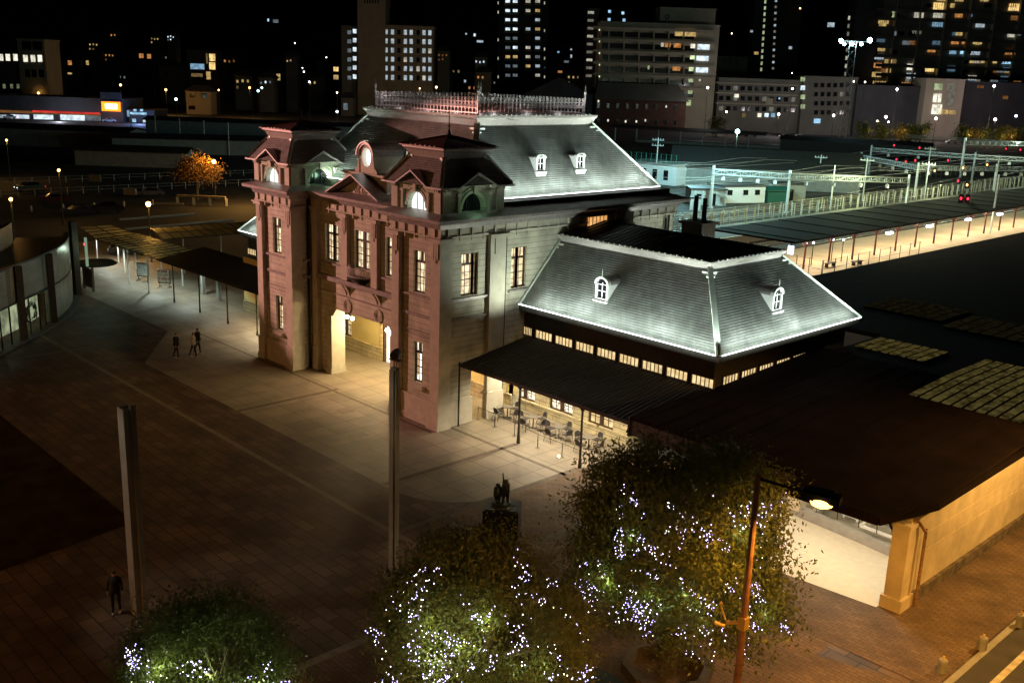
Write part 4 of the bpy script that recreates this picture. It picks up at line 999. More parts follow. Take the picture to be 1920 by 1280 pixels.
def human(h=1.72, step=.22, arms=('down','down'), lean=0, crouch=0):
    k = h/1.72; P = []; E = []
    def v(x, y, z, r): P.append((x*k, y*k, (z-crouch)*k, r*k)); return len(P)-1
    def e(a, b): E.append((a, b)); return b
    pel = v(0,0,.95,(.15)); ab = e(pel, v(0,.0+lean*.3,1.1,.135)); ch = e(ab, v(0,lean*.7,1.32,.155)); nk = e(ch, v(0,lean,1.47,.06)); 
    jaw = e(nk, v(0,lean-.02,1.54,.065)); hd = e(jaw, v(0,lean-.01,1.63,.095)); e(hd, v(0,lean,1.71,.06))
    e(jaw, v(0,lean-.085,1.575,.02)); e(hd, v(0,lean-.1,1.615,.014))
    for s_, ph, ar in ((-1, step, arms[0]), (1, -step, arms[1])):
        hip = e(pel, v(s_*.1,0,.88,.1)); kn = e(hip, v(s_*.11,-ph*.6-(.15 if crouch else 0),.5 if not crouch else .62,.062)); an = e(kn, v(s_*.11,-ph*.7+(.12 if ph < 0 else 0),.09+crouch,.042)); e(an, v(s_*.115,-ph*.7-.15,.035+crouch,.038))
        sh = e(ch, v(s_*.19,lean,1.41,.062))
        if ar == 'up': el = e(sh, v(s_*.3,-.1,1.62,.04)); wr = e(el, v(s_*.42,-.2,1.86,.028)); dx, dy, dz = s_*.03, -.03, .07
        elif ar == 'fwd': el = e(sh, v(s_*.24,-.12,1.2,.042)); wr = e(el, v(s_*.2,-.36,1.18,.028)); dx, dy, dz = 0, -.08, -.0
        else: el = e(sh, v(s_*.24,ph*.25,1.13,.042)); wr = e(el, v(s_*.25,ph*.4-.06,.9,.028)); dx, dy, dz = 0, -.01, -.08
        pm = e(wr, v(P[wr][0]/k+dx*.7, P[wr][1]/k+dy*.7, P[wr][2]/k+crouch+dz*.7, .026))
        for q in range(4):
            o_ = (q-1.5)*.018; l_ = (1.0,1.12,1.05,.85)[q]
            e(pm, v(P[pm][0]/k+dx*.9*l_, P[pm][1]/k+dy*.9*l_+o_, P[pm][2]/k+crouch+dz*.9*l_, .008))
        e(pm, v(P[pm][0]/k-s_*.0+dx*.3, P[pm][1]/k-.045, P[pm][2]/k+crouch+dz*.2, .009))
    return P, E
STt = thing('statue', 'dark bronze statue of two figures, one raising an arm, on a black stone plinth', 'statue', (12.3,-6.3,0), R(40))
m = MB().box(-.82,.82,-.7,.7,0,1.3).box(-.74,.74,-.62,.62,1.3,1.34); pl = m.build('plinth', mat('black_granite', (.015,.015,.018), .35), STt, local=True)
m = MB().lathe((0,0,1.34), [(.52,0),(.5,.08),(.38,.14)], 12); m.build('mound', M['bronze'], STt, local=True)
P_, E_ = human(1.2, .12, ('down','up')); P_ = [(a_,b_2,c_,d_*(2.0 if d_ > .03 else 1.6)) for a_,b_2,c_,d_ in P_]; skinned('standing_figure', P_, E_, [M['bronze']], STt, (.14,0,1.44), R(150))
P_, E_ = human(1.2, .1, ('fwd','down'), lean=-.12, crouch=.38); P_ = [(a_,b_2,c_,d_*(2.1 if d_ > .03 else 1.6)) for a_,b_2,c_,d_ in P_]; skinned('crouching_figure', P_, E_, [M['bronze']], STt, (-.22,.05,1.42), R(200))

# ---------------------------------------------------------------- people
cl_k = mat('black_clothes', (.012,.012,.014), .9); cl_g = mat('light_grey_shirt', (.42,.38,.33), .9); skin = mat('skin', (.45,.27,.18), .6); hair = mat('dark_hair', (.01,.008,.006), .7); shoe = mat('white_shoes', (.5,.5,.48), .6); trouser = mat('dark_trousers', (.02,.02,.025), .9)
def person(x, y, h, rz, label, top, step=.2, arms=('down','down'), bag=False):
    T = thing('person', label, 'person', (x,y,0), rz); h *= 1.08
    P_, E_ = human(h, step, arms); k = h/1.72
    def pt(c):
        z = c.z/k; 
        if z > 1.6 or (z > 1.5 and c.y > .03*k): return 2
        if z > 1.475: return 1
        if abs(c.x) > .21*k and z < .92: return 1
        if z < .09: return 3
        return 4 if z < .98 else 0
    skinned('body', P_, E_, [top, skin, hair, shoe, trouser], T, (0,0,0), 0, paint=pt)
    m = MB(); m.lathe((0,0,.9*k), [(.19*k,0),(.2*k,.08*k),(.165*k,.22*k),(.19*k,.4*k),(.17*k,.52*k),(.07*k,.58*k)], 12); m.build('jacket', top, T, local=True, smooth=True)
    return T
person(-23.3,-5.0,1.78,R(150),'person in black walking with white shoes, a step apart from the other two', cl_k, .16)
person(-22.9,-3.9,1.72,R(160),'person in pale grey top and dark trousers walking in front of a taller one', cl_g, .22)
person(-23.6,-3.2,1.8,R(150),'person in dark jacket walking just behind one in a pale top', cl_k, .2)
person(8.1,-22.6,1.7,R(60),'person in dark clothes standing in the gloom beside the thick steel column', cl_k, .05)

# ---------------------------------------------------------------- cafe terrace
M['chair'] = mat('charcoal_shell', (.035,.03,.033), .5); M['ttop'] = mat('grey_table_top', (.13,.115,.1), .4); M['steel'] = mat('thin_steel', (.12,.11,.09), .4, .7)
def make_chair():
    c = thing('cafe_chair', None, 'chair')
    s_ = MB(); s_.box(-.22,.22,-.22,.2,.43,.46); s_.build('seat', M['chair'], c, local=True)
    b = MB(); N = 6
    for i in range(N):
        t0, t1 = -1+2*i/N, -1+2*(i+1)/N
        y0, y1 = .24-.06*t0*t0, .24-.06*t1*t1; h0, h1 = .83-.1*t0**4, .83-.1*t1**4
        b.add([(.21*t0,y0,.5),(.21*t1,y1,.5),(.21*t1,y1+.05,h1),(.21*t0,y0+.05,h0),(.21*t0,y0+.02,.5),(.21*t1,y1+.02,.5),(.21*t1,y1+.07,h1),(.21*t0,y0+.07,h0)], [(0,1,2,3),(5,4,7,6),(3,2,6,7),(0,4,5,1)])
    b.build('backrest', M['chair'], c, local=True)
    for sx in (-1, 1):
        for sy in (-1, 1):
            l = MB().bar((sx*.2,sy*.19,.45),(sx*.27,sy*.26,0),.022); l.build('leg', M['steel'], c, local=True)
        a_ = MB().bar((sx*.24,-.2,.64),(sx*.24,.2,.66),.022).bar((sx*.22,-.2,.44),(sx*.24,-.2,.64),.02).bar((sx*.24,.2,.66),(sx*.21,.24,.66),.02); a_.build('armrest', M['steel'], c, local=True)
    return c
def make_table():
    t = thing('cafe_table', None, 'table')
    MB().lathe((0,0,.71), [(.34,0),(.34,.03)], 20).build('tabletop', M['ttop'], t, local=True)
    p = MB().tube((0,0,.04),(0,0,.71),.03,.03,8)
    for k in range(4): a_ = math.pi/4+k*math.pi/2; p.bar((0,0,.04),(.3*math.cos(a_),.3*math.sin(a_),.02),.04)
    p.build('pedestal', M['steel'], t, local=True); return t
ch0, tb0 = make_chair(), make_table(); used_c = used_t = False
nm = ['nearest the tower', 'second from the tower', 'third from the tower', 'closest to the big lit tree']
sd_ = [('on its wall side', 0, .72, 0), ('on its plaza side', 0, -.74, math.pi), ('on its tower side', -.74, 0, math.pi/2), ('opposite the tower side', .74, 0, -math.pi/2)]
for i, (tx, ty) in enumerate(((.75,4.95),(3.1,4.85),(5.3,4.8),(7.6,4.85))):
    tb = tb0 if i == 0 else copy_tree(tb0); tb.location = (tx,ty,0); tag(tb, 'round grey cafe table under the canopy, '+nm[i], 'table', 'cafe tables under the canopy')
    for j, (sn, dx, dy, rz) in enumerate(sd_):
        c = ch0 if (i, j) == (0, 0) else copy_tree(ch0); c.location = (tx+dx+random.uniform(-.05,.05), ty+dy+random.uniform(-.05,.05), 0); c.rotation_euler = (0,0,rz+random.uniform(-.3,.3))
        tag(c, 'charcoal cafe chair at the table '+nm[i]+', '+sn, 'chair', 'cafe chairs round the tables')
RF = thing('rope_barrier', 'low steel post and rail barrier in front of the cafe tables', 'barrier', (3.5,3,0))
rp = [(-.1,3.27),(1.5,3.2),(3.4,3.03),(5.6,2.75),(7.5,2.76),(9.6,2.7)]
for x, y in rp: MB().tube((x,y,0),(x,y,.85),.025,.025,6).lathe((x,y,0), [(.16,0),(.15,.02)], 12).build('post', M['steel'], RF)
for a_, b_2 in zip(rp, rp[1:]): MB().bar((*a_,.82),(*b_2,.82),.025).build('rail', M['steel'], RF)
UL = thing('ground_light', 'small glowing ground light by the rail of the cafe terrace', 'lamp', (7.45,2.55,0)); MB().lathe((7.45,2.55,0), [(.08,0),(.08,.05)], 10).build('housing', M['dark'], UL); MB().ball((7.45,2.55,.09),.06,8,5).build('lens', M['globe'], UL)
MS = thing('menu_stand', 'thin stand with a small tilted board inside the arcade corner', 'menu stand', (-1.2,4.75,0))
MB().tube((-1.2,4.75,0),(-1.2,4.75,1.15),.02).lathe((-1.2,4.75,0), [(.18,0),(.17,.02)], 10).build('stem', M['steel'], MS); MB().obox((-1.2,4.72,1.2),(.2,0,0),(0,.1,.06),(0,-.01,.02)).build('board', M['dark'], MS)
# poster stands on the far plaza
M['poster'] = brickmat('printed_poster', (.55,.5,.42), (.35,.12,.1), (.6,.58,.5), .7, .35, .05, .6, 0, noise=.5, nsc=6)
for i, (x, y, lab) in enumerate(((-50.4,4.7,'wheeled poster stand with a grey print, farther from the station'),(-46.3,4.9,'wheeled poster stand with red and white print, nearer the station'))):
    T = thing('poster_stand', lab, 'sign', (x,y,0), R(38), 'poster stands on the bright paving')
    MB().box(-.62,.62,-.03,.03,.42,1.75).build('frame', M['dark'], T, local=True); MB().box(-.56,.56,-.05,-.03,.5,1.68).build('poster', M['poster'] if i else mat('grey_poster', (.3,.31,.28), .6, noise=.5, nscale=4), T, local=True)
    f_ = MB(); 
    for sx in (-1,1): f_.bar((sx*.5,0,.42),(sx*.5,0,.1),.04).bar((sx*.5,-.35,.08),(sx*.5,.35,.08),.05).ball((sx*.5,-.33,.05),.05,6,4).ball((sx*.5,.33,.05),.05,6,4)
    f_.bar((-.5,0,.25),(.5,0,.25),.03); f_.build('wheeled_base', M['steel'], T, local=True)

# ---------------------------------------------------------------- curved glass block building
GB = thing('glass_block_building', 'curved two tier glass block building with dark pillars and a lit glass entrance', 'building', (-38,-14,0))
arc = [(-47.0,-3.3),(-46.35,-3.56),(-44.3,-4.35),(-42.2,-5.4),(-39.93,-6.86),(-38.13,-8.36),(-36.49,-9.75),(-34.37,-11.9),(-32.2,-13.9),(-29.8,-16.6),(-27.6,-20),(-26.6,-24)]
def offs(p, d):
    out = []
    for i in range(len(p)):
        a_, b_2 = Vector(p[max(0,i-1)]), Vector(p[min(len(p)-1,i+1)]); t = (b_2-a_).normalized(); n_ = Vector((-t.y, t.x)); out.append((p[i][0]+n_.x*d, p[i][1]+n_.y*d))
    return out
M['gblock'] = brickmat('glass_blocks', (.42,.41,.33), (.34,.34,.27), (.15,.13,.08), .2, .2, .02, .3, .5, noise=.35, nsc=.5, spec=.6, off=0)
inn = offs(arc, -.35)
def ribbon(mb, o, i_, z0, z1, a_=0, b_2=None):
    n = (b_2 or len(o)-1)
    for k in range(a_, n):
        p, q, r_, s_ = o[k], o[k+1], i_[k+1], i_[k]
        mb.add([(*p,z0),(*q,z0),(*r_,z0),(*s_,z0),(*p,z1),(*q,z1),(*r_,z1),(*s_,z1)], [(0,3,2,1),(4,5,6,7),(0,1,5,4),(1,2,6,5),(2,3,7,6),(3,0,4,7)])
side = arc[2] 
m = MB(); ribbon(m, arc, inn, 3.1, 5.7, 0, 8); m.build('upper_glass_wall', M['gblock'], GB)
m = MB(); ribbon(m, arc, inn, .25, 2.95, 0, 5); m.build('lower_glass_wall', M['gblock'], GB)
for o_, za, zb_, n_ in ((.06,2.95,3.1,8),(.08,5.7,5.82,None),(.5,0,.16,None)):
    m = MB(); ribbon(m, offs(arc,o_), inn, za, zb_, 0, n_); m.build('edge_band', M['gutter'], GB)
m = MB(); i3 = offs(arc, -4.2); ribbon(m, inn, i3, 5.3, 5.45); m.build('lower_roof', M['deck'], GB)
i4 = offs(arc, -4.5); m = MB(); ribbon(m, i3, i4, 5.45, 7.2, 2); m.build('upper_tier_wall', M['gblock'], GB)
m = MB(); ribbon(m, i4, [(-60,-30)]*len(i4), 6.7, 6.9, 2); m.build('upper_roof', M['deck'], GB)
for k, (x, y) in enumerate(((-47.6,-2.6),(-38.2,-8.1),(-34.2,-11.7))):
    MB().box(x-(.35 if k == 0 else .2),x+(.35 if k == 0 else .2),y-.3,y+.2,0,6.6 if k == 0 else 5.7).build('pillar', M['gutter'], GB)
M['entry'] = emat('entrance_glow', (.75,.85,.5), .42, .6, .9)
m = MB(); ribbon(m, offs(arc,-1.8), offs(arc,-2.0), .1, 2.9, 4, 7); m.build('entrance_interior', M['entry'], GB)
m = MB(); ribbon(m, inn, offs(arc,-.45), .2, 5.6, 8, 10); m.build('glazing', mat('teal_glass', (.12,.14,.11), .2), GB)
m = MB()
for k in range(5, 10):
    for t in (0,.5):
        p = Vector(arc[k]).lerp(Vector(arc[k+1]), t); m.cut().bar((*p,.1),(*p,5.6 if k > 7 else 2.95),.1)
m.each('mullion', M['dark'], GB)
lamp_pt('entrance_light', (-38.6,-10.5,2.5), 60, (.9,1,.7), r=.2); lamp_pt('entrance_light', (-37.2,-12.5,4.6), 40, (.9,1,.7), r=.2)
lamp_pt('tube_light', (-46.6,-1.2,4.3), 90, (.7,1,.75), r=.2)
MB().box(-47.2,-47.05,-1.9,-1.7,2.6,5.2).build('light_tube', emat('green_tube', (.5,.75,.5), .35), GB)
WR = thing('wreath', 'big dark leafless wreath standing in the lit glass entrance', 'wreath', (-36.9,-10.2,0))
m = MB()
for k in range(70):
    a_ = random.uniform(0, 6.283); r_ = random.uniform(.45,.95); p = Vector((-36.9+.7*r_*math.cos(a_), -10.2-.7*r_*math.cos(a_), 1.5+r_*math.sin(a_))); a_ += .5; q = Vector((-36.9+.7*r_*math.cos(a_), -10.2-.7*r_*math.cos(a_), 1.5+r_*math.sin(a_))); m.bar(p, q, .05)
m.build('twigs', M['dark'], WR)
WD = thing('notice_board', 'low notice kiosk with a rounded dark canopy beside the dark pillar', 'kiosk', (-49,-.6,0))
MB().box(-50.2,-48.2,-1.1,-.9,.3,2.0).build('board', M['concrete'], WD); MB().box(-50.3,-50.15,-1.1,-.9,0,2.3).box(-48.25,-48.1,-1.1,-.9,0,2.3).build('frame', M['steel'], WD)
MB().lathe((-49.2,-.3,2.35), [(1.9,0),(1.95,.06),(1.7,.2)], 20).build('canopy_roof', M['corr'], WD)

# ---------------------------------------------------------------- the three lit trees
M['leaf'] = mat('evergreen_leaf', (.12,.135,.03), .45, noise=.35, nscale=1.5, spec=.5)
M['leaf2'] = mat('olive_leaf', (.12,.12,.028), .5, noise=.35, nscale=1.5)
for q in ('leaf','leaf2'):
    _t = M[q].node_tree; _b = _t.nodes['Principled BSDF']; tl = _t.nodes.new('ShaderNodeBsdfTranslucent'); tl.inputs[0].default_value = (.10,.12,.02,1)
    mx_ = _t.nodes.new('ShaderNodeMixShader'); mx_.inputs[0].default_value = .35; _t.links.new(_b.outputs[0], mx_.inputs[1]); _t.links.new(tl.outputs[0], mx_.inputs[2]); _t.links.new(mx_.outputs[0], _t.nodes['Material Output'].inputs[0])
M['bark'] = mat('bark', (.12,.09,.06), .9, noise=.4, nscale=8, bump=.6)
M['bulb'] = emat('fairy_bulb', (.55,.45,1), 10, sample=False); M['bulbw'] = emat('warm_fairy_bulb', (1,.93,.6), 10, sample=False)
def leaf(V_, F_, c, s, rnd):
    d = Vector((rnd.gauss(0,.6), rnd.gauss(0,.6), rnd.gauss(-.55,.5))).normalized()*s
    w_ = d.cross(Vector((rnd.gauss(0,1), rnd.gauss(0,1), rnd.gauss(0,1)))).normalized()*s*.2
    n = len(V_); V_ += [c, c+d*.5+w_, c+d, c+d*.5-w_]; F_.append((n, n+1, n+2, n+3))
def tree(name, label, cat, loc, H, cr, cz, rz_, nclump, per, lsz, seed, leafm, bulbs=0, trunk=.22, group=None, blabel=None, crad=.42):
    rnd = random.Random(seed); T = thing(name, label, cat, loc, 0, group); x0, y0 = loc[0], loc[1]
    tk = MB(); tk.tube((0,0,0),(.1,.05,cz-rz_*.7),trunk*1.25,trunk,10)
    base = Vector((.1,.05,cz-rz_*.75)); limbs = []
    lobes = [(rnd.uniform(0,6.28), rnd.uniform(-.5,1.2), rnd.uniform(.62,1.2)) for _ in range(16)]
    def shell(a_, e_):
        k = 1.0
        for la, le, lr in lobes: k *= 1+(lr-1)*max(0, math.cos(a_-la)*math.cos(e_)*math.cos(le)+math.sin(e_)*math.sin(le))**7
        return Vector((cr*k*math.cos(a_)*math.cos(e_), cr*k*math.sin(a_)*math.cos(e_), rz_*math.sin(e_)))
    nl = 15
    for i in range(nl):
        a_ = 6.283*i/nl+rnd.uniform(-.2,.2); e_ = rnd.choice((-.15,.15,.45,.8,1.1)); end = Vector((0,0,cz))+shell(a_, e_)*.93
        mid = base.lerp(end, .45)+Vector((rnd.uniform(-.3,.3), rnd.uniform(-.3,.3), .25*rz_*rnd.random()))
        pts = [base.lerp(mid, 0), base.lerp(mid,.5), mid, mid.lerp(end,.5)+Vector((rnd.uniform(-.25,.25), rnd.uniform(-.25,.25), .15)), end]
        for q in range(4): tk.tube(pts[q], pts[q+1], trunk*(.42-.09*q), trunk*(.33-.09*q), 5, cap=False)
        limbs.append(pts)
        for s_ in range(4):
            st_ = mid.lerp(end, rnd.random()*.6); en = Vector((0,0,cz))+shell(a_+rnd.uniform(-.45,.45), max(-.4, min(1.3, e_+rnd.uniform(-.4,.4))))*.9
            tk.tube(st_, en, trunk*.13, trunk*.05, 4, cap=False); limbs.append([st_, st_.lerp(en,.5)+Vector((0,0,.1)), en])
    tk.build('trunk', M['bark'], T, local=True)
    V_, F_ = [], []
    for i in range(nclump):
        a_ = rnd.uniform(0, 6.283); e_ = math.asin(rnd.uniform(-.62, 1)); rr = rnd.uniform(.45, 1.0)**.6
        c = Vector((0,0,cz))+shell(a_, e_)*rr; sg = crad*rnd.uniform(.6,1.25)
        for k in range(int(per*rnd.uniform(.6,1.3))):
            leaf(V_, F_, c+Vector((rnd.gauss(0,sg), rnd.gauss(0,sg), rnd.gauss(0,sg*.75))), lsz*rnd.uniform(.7,1.25), rnd)
    q = MB(); q.v = V_; q.f = F_; q.m = [0]*len(F_); q.build('crown', leafm, T, local=True)
    if bulbs:
        B = thing('fairy_lights', blabel, 'string lights', (x0, y0, cz)); bm = MB(); pos = []
        wire = MB()
        tc = CAM-Vector(loc); az0 = math.atan2(tc.y, tc.x)
        while len(pos) < bulbs:
            a0 = az0+rnd.gauss(0,.62); e0 = rnd.uniform(-.45,.75); a1 = a0+rnd.uniform(-.45,.45); e1 = e0+rnd.uniform(-.2,.55); n = rnd.randint(8,24); prev = None; wv = rnd.uniform(0,6)
            for k in range(n):
                t = (k+rnd.uniform(-.5,.5))/24; a_ = a0+(a1-a0)*t*1.4+.06*math.sin(9*t+wv); e_ = min(1.3, e0+(e1-e0)*t*1.4+.05*math.sin(7*t+wv*2))
                p = Vector((0,0,cz))+shell(a_, e_)*(1.0+rnd.uniform(-.03,.07))+Vector((rnd.gauss(0,.05), rnd.gauss(0,.05), rnd.gauss(0,.06))); pos.append(p)
                if prev: wire.bar(prev, p, .006)
                prev = p
        for p in pos:
            r_ = rnd.uniform(.008,.019); bm.add([p+Vector(d)*r_ for d in ((1,0,0),(-1,0,0),(0,1,0),(0,-1,0),(0,0,1.3),(0,0,-1.3))], [(0,2,4),(2,1,4),(1,3,4),(3,0,4),(2,0,5),(1,2,5),(3,1,5),(0,3,5)], 0 if rnd.random() < .8 else 1)
        for ob_ in (wire, bm): ob_.v = [(v_[0], v_[1], v_[2]-cz) for v_ in ob_.v]
        wire.build('cable', M['dark'], B, local=True); bm.build('bulbs', [M['bulb'], M['bulbw']], B, local=True)
        for k in range(12):
            p = pos[rnd.randrange(len(pos))]; lamp_pt('fairy_fill', (x0+p.x*.8, y0+p.y*.8, cz+(p.z-cz)*.75), 13, (.8,1,.55), r=.1)  # fill points in the crown stand in for the bulbs' light
    return T
tree('evergreen_tree', 'largest dense evergreen tree with violet white fairy lights beside the street lamp', 'tree', (24.5,-9.6,0), 8.7, 4.6, 4.75, 3.85, 520, 150, .17, 11, M['leaf'], 640, .3, 'trees with fairy lights', 'violet white fairy lights strung through the largest tree beside the street lamp')
tree('evergreen_tree', 'middle evergreen tree with orange tinged leaves and the densest fairy lights', 'tree', (23.2,-17.8,0), 7.3, 3.5, 4.3, 2.95, 360, 190, .12, 5, M['leaf2'], 620, .24, 'trees with fairy lights', 'dense white fairy lights in the middle tree between the two others', crad=.36)
tree('evergreen_tree', 'smallest dark evergreen tree with fairy lights near the thick steel column', 'tree', (20.4,-24.9,0), 6.4, 2.75, 4.1, 2.3, 240, 190, .11, 9, M['leaf'], 480, .2, 'trees with fairy lights', 'white fairy lights in the small dark tree near the thick steel column', crad=.33)
PB = thing('tree_planter', 'low dark stone planter edge round the trunk of the largest tree', 'planter', (24.5,-9.6,0)); m = MB()
for a_ in range(8):
    t0, t1 = a_*math.pi/4, (a_+1)*math.pi/4; m.bar((24.5+1.5*math.cos(t0),-9.6+1.5*math.sin(t0),.2),(24.5+1.5*math.cos(t1),-9.6+1.5*math.sin(t1),.2),.3,.4)
m.build('kerb_ring', M['strip'], PB)
UB = thing('utility_box', 'dark green metal cabinet in the shade left of the largest tree trunk', 'cabinet', (24.2,-12.6,0)); MB().box(23.5,24.9,-13.0,-12.2,.08,.75).box(23.45,24.95,-13.05,-12.15,.75,.82).build('cabinet_body', mat('dark_green_paint', (.02,.035,.025), .4), UB); MB().box(23.6,24.8,-12.9,-12.3,0,.08).build('cabinet_plinth', M['concrete'], UB)
# ---------------------------------------------------------------- railway yard
M['ballast'] = mat('ballast', (.06,.058,.05), .9, noise=.5, nscale=1.2)
tag(MB().quad((-160,60,.01),(-24,60,.01),(-24,460,.01),(-160,460,.01)).build('railway_ballast', M['ballast']), kind='structure')
tag(MB().box(-21.2,1.55,58.5,62,0,.98).box(-21.2,-9.0,62,240,0,.98).box(-9.0,1.55,62,240,0,.96).build('platform', mat('platform_paving', (.46,.37,.24), .7, noise=.12, nscale=.8)), kind='structure')
tag(MB().box(-38.5,-31,60,260,0,1.0).build('platform', mat('platform_asphalt', (.13,.125,.10), .8, noise=.2)), kind='structure')
tag(MB().box(-31.3,-31,60,260,1.004,1.03).box(-36.2,-35.9,74,260,1.004,1.03).build('platform_edge_line', mat('yellow_line', (.55,.5,.2), .7)), kind='structure')
M['rail'] = mat('steel_rail', (.35,.34,.3), .3, .8)
for x in (-28.5,-24.2,-42.8,-48.5,-53,-66,-71,-76,-90,-96):
    m = MB()
    for d in (-.53,.53): m.box(x+d-.05,x+d+.05,70,420,.02,.17)
    tag(m.build('railway_track', M['rail']), kind='structure')
# platform canopy with its columns
PC = thing('platform_canopy', 'long dark flat platform canopy over a row of dark red columns', 'canopy', (-16,60,0))
m = MB().box(-22.6,-11.8,58,300,4.35,4.55)
for k in range(40): m.bar((-22.6,60+6*k,4.57),(-11.8,60+6*k,4.57),.12,.05)
m.build('canopy_roof', M['corr'], PC)
M['redcol'] = mat('dark_red_paint', (.09,.025,.02), .5)
for k in range(22):
    y = 62.6+5.35*k; p = MB(); p.tube((-13.2,y,.96),(-13.2,y,4.3),.12,.1,8)
    for s_ in (-1, 1): p.bar((-13.2,y,3.4),(-13.2,y+s_*.9,4.25),.07).bar((-13.2,y,3.4),(-13.2+s_*.9,y,4.25),.07)
    p.build('column', M['redcol'], PC)
M['lampbox'] = emat('white_lamp_box', (.86,.84,1), 6)
for i, y in enumerate((81.3,92.2,104,114.8,126)):
    T = thing('platform_lamp', 'white lamp box under the platform canopy, number %s from the near end' % ('one','two','three','four','five')[i], 'lamp', (-12.9,y,3.4), 0, 'lamp boxes under the platform canopy')
    MB().box(-13.1,-12.7,y-.6,y+.6,3.35,3.62).build('lamp_glass', M['lampbox'], T); MB().box(-12.95,-12.85,y-.05,y+.05,3.62,4.35).build('stem', M['dark'], T)
T = thing('platform_sign', 'bright bluish lit sign hanging at the near end of the platform', 'sign', (-12.9,59.4,3.4)); MB().box(-13.2,-12.6,59.0,59.2,3.0,3.9).build('sign_face', emat('sign_glow', (.6,.75,1), 4), T); MB().box(-12.95,-12.85,59.05,59.15,3.9,4.4).build('stem', M['dark'], T)
for i, (x, y) in enumerate(((-14.2,64.4),(-14,65.6),(-13.8,69.6),(-13.2,70.8),(-14.2,56.6))):
    T = thing('platform_lamp', 'small white globe lamp post, number %s at the platform end' % ('one','two','three','four','five')[i], 'lamp', (x,y,1), 0, 'small globe lamps at the platform end')
    MB().tube((x,y,.96),(x,y,3.4),.05).build('post', M['post'], T); MB().ball((x,y,3.5),.14,8,5).build('globe', M['lampbox'], T)
for k in range(11): lamp_pt('platform_light', (-14.6,61+7*k,4.1), 1150, (1,.78,.5), r=.3); 
for k in range(6): lamp_pt('platform_light', (-4,64+14*k,6), 900, (1,.78,.5), r=.3)
for i, (y0, dx) in enumerate(((66.5,-.2),(60.5,-1.2),(70.3,1))):
    T = thing('platform_bench', 'dark bench on the lit platform, %s' % ('second from the near end','nearest the lit bluish sign','third, beyond a column')[i], 'bench', (-12+dx*1.0,y0,1)); x = -12+dx
    MB().box(x-.25,x+.25,y0-1,y0+1,1.4,1.47).build('seat', M['dark'], T); MB().box(x-.2,x+.2,y0-.8,y0-.7,.96,1.4).build('leg', M['dark'], T); MB().box(x-.2,x+.2,y0+.7,y0+.8,.96,1.4).build('leg', M['dark'], T)
def fence(name, label, cat, pts, n, h, pm, zb=0, rails=(.5,.95), t=.06, group=None):
    T = thing(name, label, cat, (*pts[0], zb), 0, group); L = []; tot = 0
    for a_, b_2 in zip(pts, pts[1:]): L.append((Vector(a_), Vector(b_2)))
    for a_, b_2 in L:
        for rz in rails: MB().bar((*a_,zb+h*rz),(*b_2,zb+h*rz),t*.35).build('rail', pm, T)
    tl_ = sum((b_2-a_).length for a_, b_2 in L)
    for k in range(n+1):
        s_ = tl_*k/n
        for a_, b_2 in L:
            l_ = (b_2-a_).length
            if s_ <= l_+1e-6: p = a_.lerp(b_2, s_/l_); break
            s_ -= l_
        MB().bar((*p,zb),(*p,zb+h),t).build('post', pm, T)
    return T
M['wpost'] = mat('white_fence_paint', (.6,.58,.45), .6)
fence('fence', 'white post and rail fence nearest the platform, running along the tracks', 'fence', [(-40.2,72),(-40.6,210)], 62, 2.5, M['wpost'], t=.13)
fence('fence', 'white post fence in the middle of the tracks, beyond the nearest one', 'fence', [(-42.0,78),(-42.6,240)], 60, 2.3, M['wpost'], t=.12)
fence('fence', 'white post fence on the far side of the middle tracks', 'fence', [(-45.6,84),(-46.2,280)], 60, 1.9, M['wpost'], t=.1)
fence('fence', 'dark wire fence at the near edge of the lit platform', 'fence', [(-9.1,59.2),(-14.2,60.2)], 3, 1.9, M['post'], 1)
fence('fence', 'dark wire fence bending along the right of the lit platform', 'fence', [(-9.1,59.4),(-9.3,82)], 9, 1.9, M['post'], 1)
fence('fence', 'distant pale fence row beyond the signal gantries', 'fence', [(-64,200),(-60,330)], 50, 1.8, M['wpost'])
# gantries
M['gal'] = mat('galvanised_steel', (.66,.70,.68), .45, .4)
def gantry(label, posts, hs, depth=.8, seg=1.4, plates=4):
    T = thing('catenary_gantry', label, 'gantry', (*posts[0],0), 0, 'signal gantries over the tracks')
    for (x, y), h in zip(posts, hs): MB().bar((x,y,0),(x,y,h),.34).box(x-.3,x+.3,y-.3,y+.3,0,.3).build('gantry_post', M['gal'], T)
    for (a_, ha), (b_2, hb) in zip(zip(posts, hs), list(zip(posts, hs))[1:]):
        A, B = Vector((*a_, ha-.6)), Vector((*b_2, hb-.6)); L_ = (B-A).length; n = max(6, int(L_/seg)); d = Vector((0,0,-depth)); t = MB()
        off = Vector((0,.35,0)); 
        for o in (off, -off):
            t.bar(A+o, B+o, .12); t.bar(A+o+d, B+o+d, .12)
            for k in range(n):
                p, q = A.lerp(B, k/n)+o, A.lerp(B, (k+1)/n)+o; t.bar(p, q+d, .06) if k % 2 else t.bar(p+d, q, .06); t.bar(q, q+d, .06)
        for k in range(n+1): p = A.lerp(B, k/n); t.bar(p+off, p-off, .05)
        t.build('truss', M['gal'], T)
        for k in range(plates):
            p = A.lerp(B, (k+.6)/(plates+.4))+d; q = MB().bar(p, p+Vector((0,0,-.35)), .06).obox(p+Vector((0,0,-.65)), (.32,0,0), (0,.03,0), (0,0,.32)).build('number_plate', M['white'], T)
    return T
gantry('nearest bright latticed gantry with white plates crossing the tracks', [(-55.65,104.7),(-45.13,111.0),(-34.2,130.4)], [7.1,7.0,6.5])
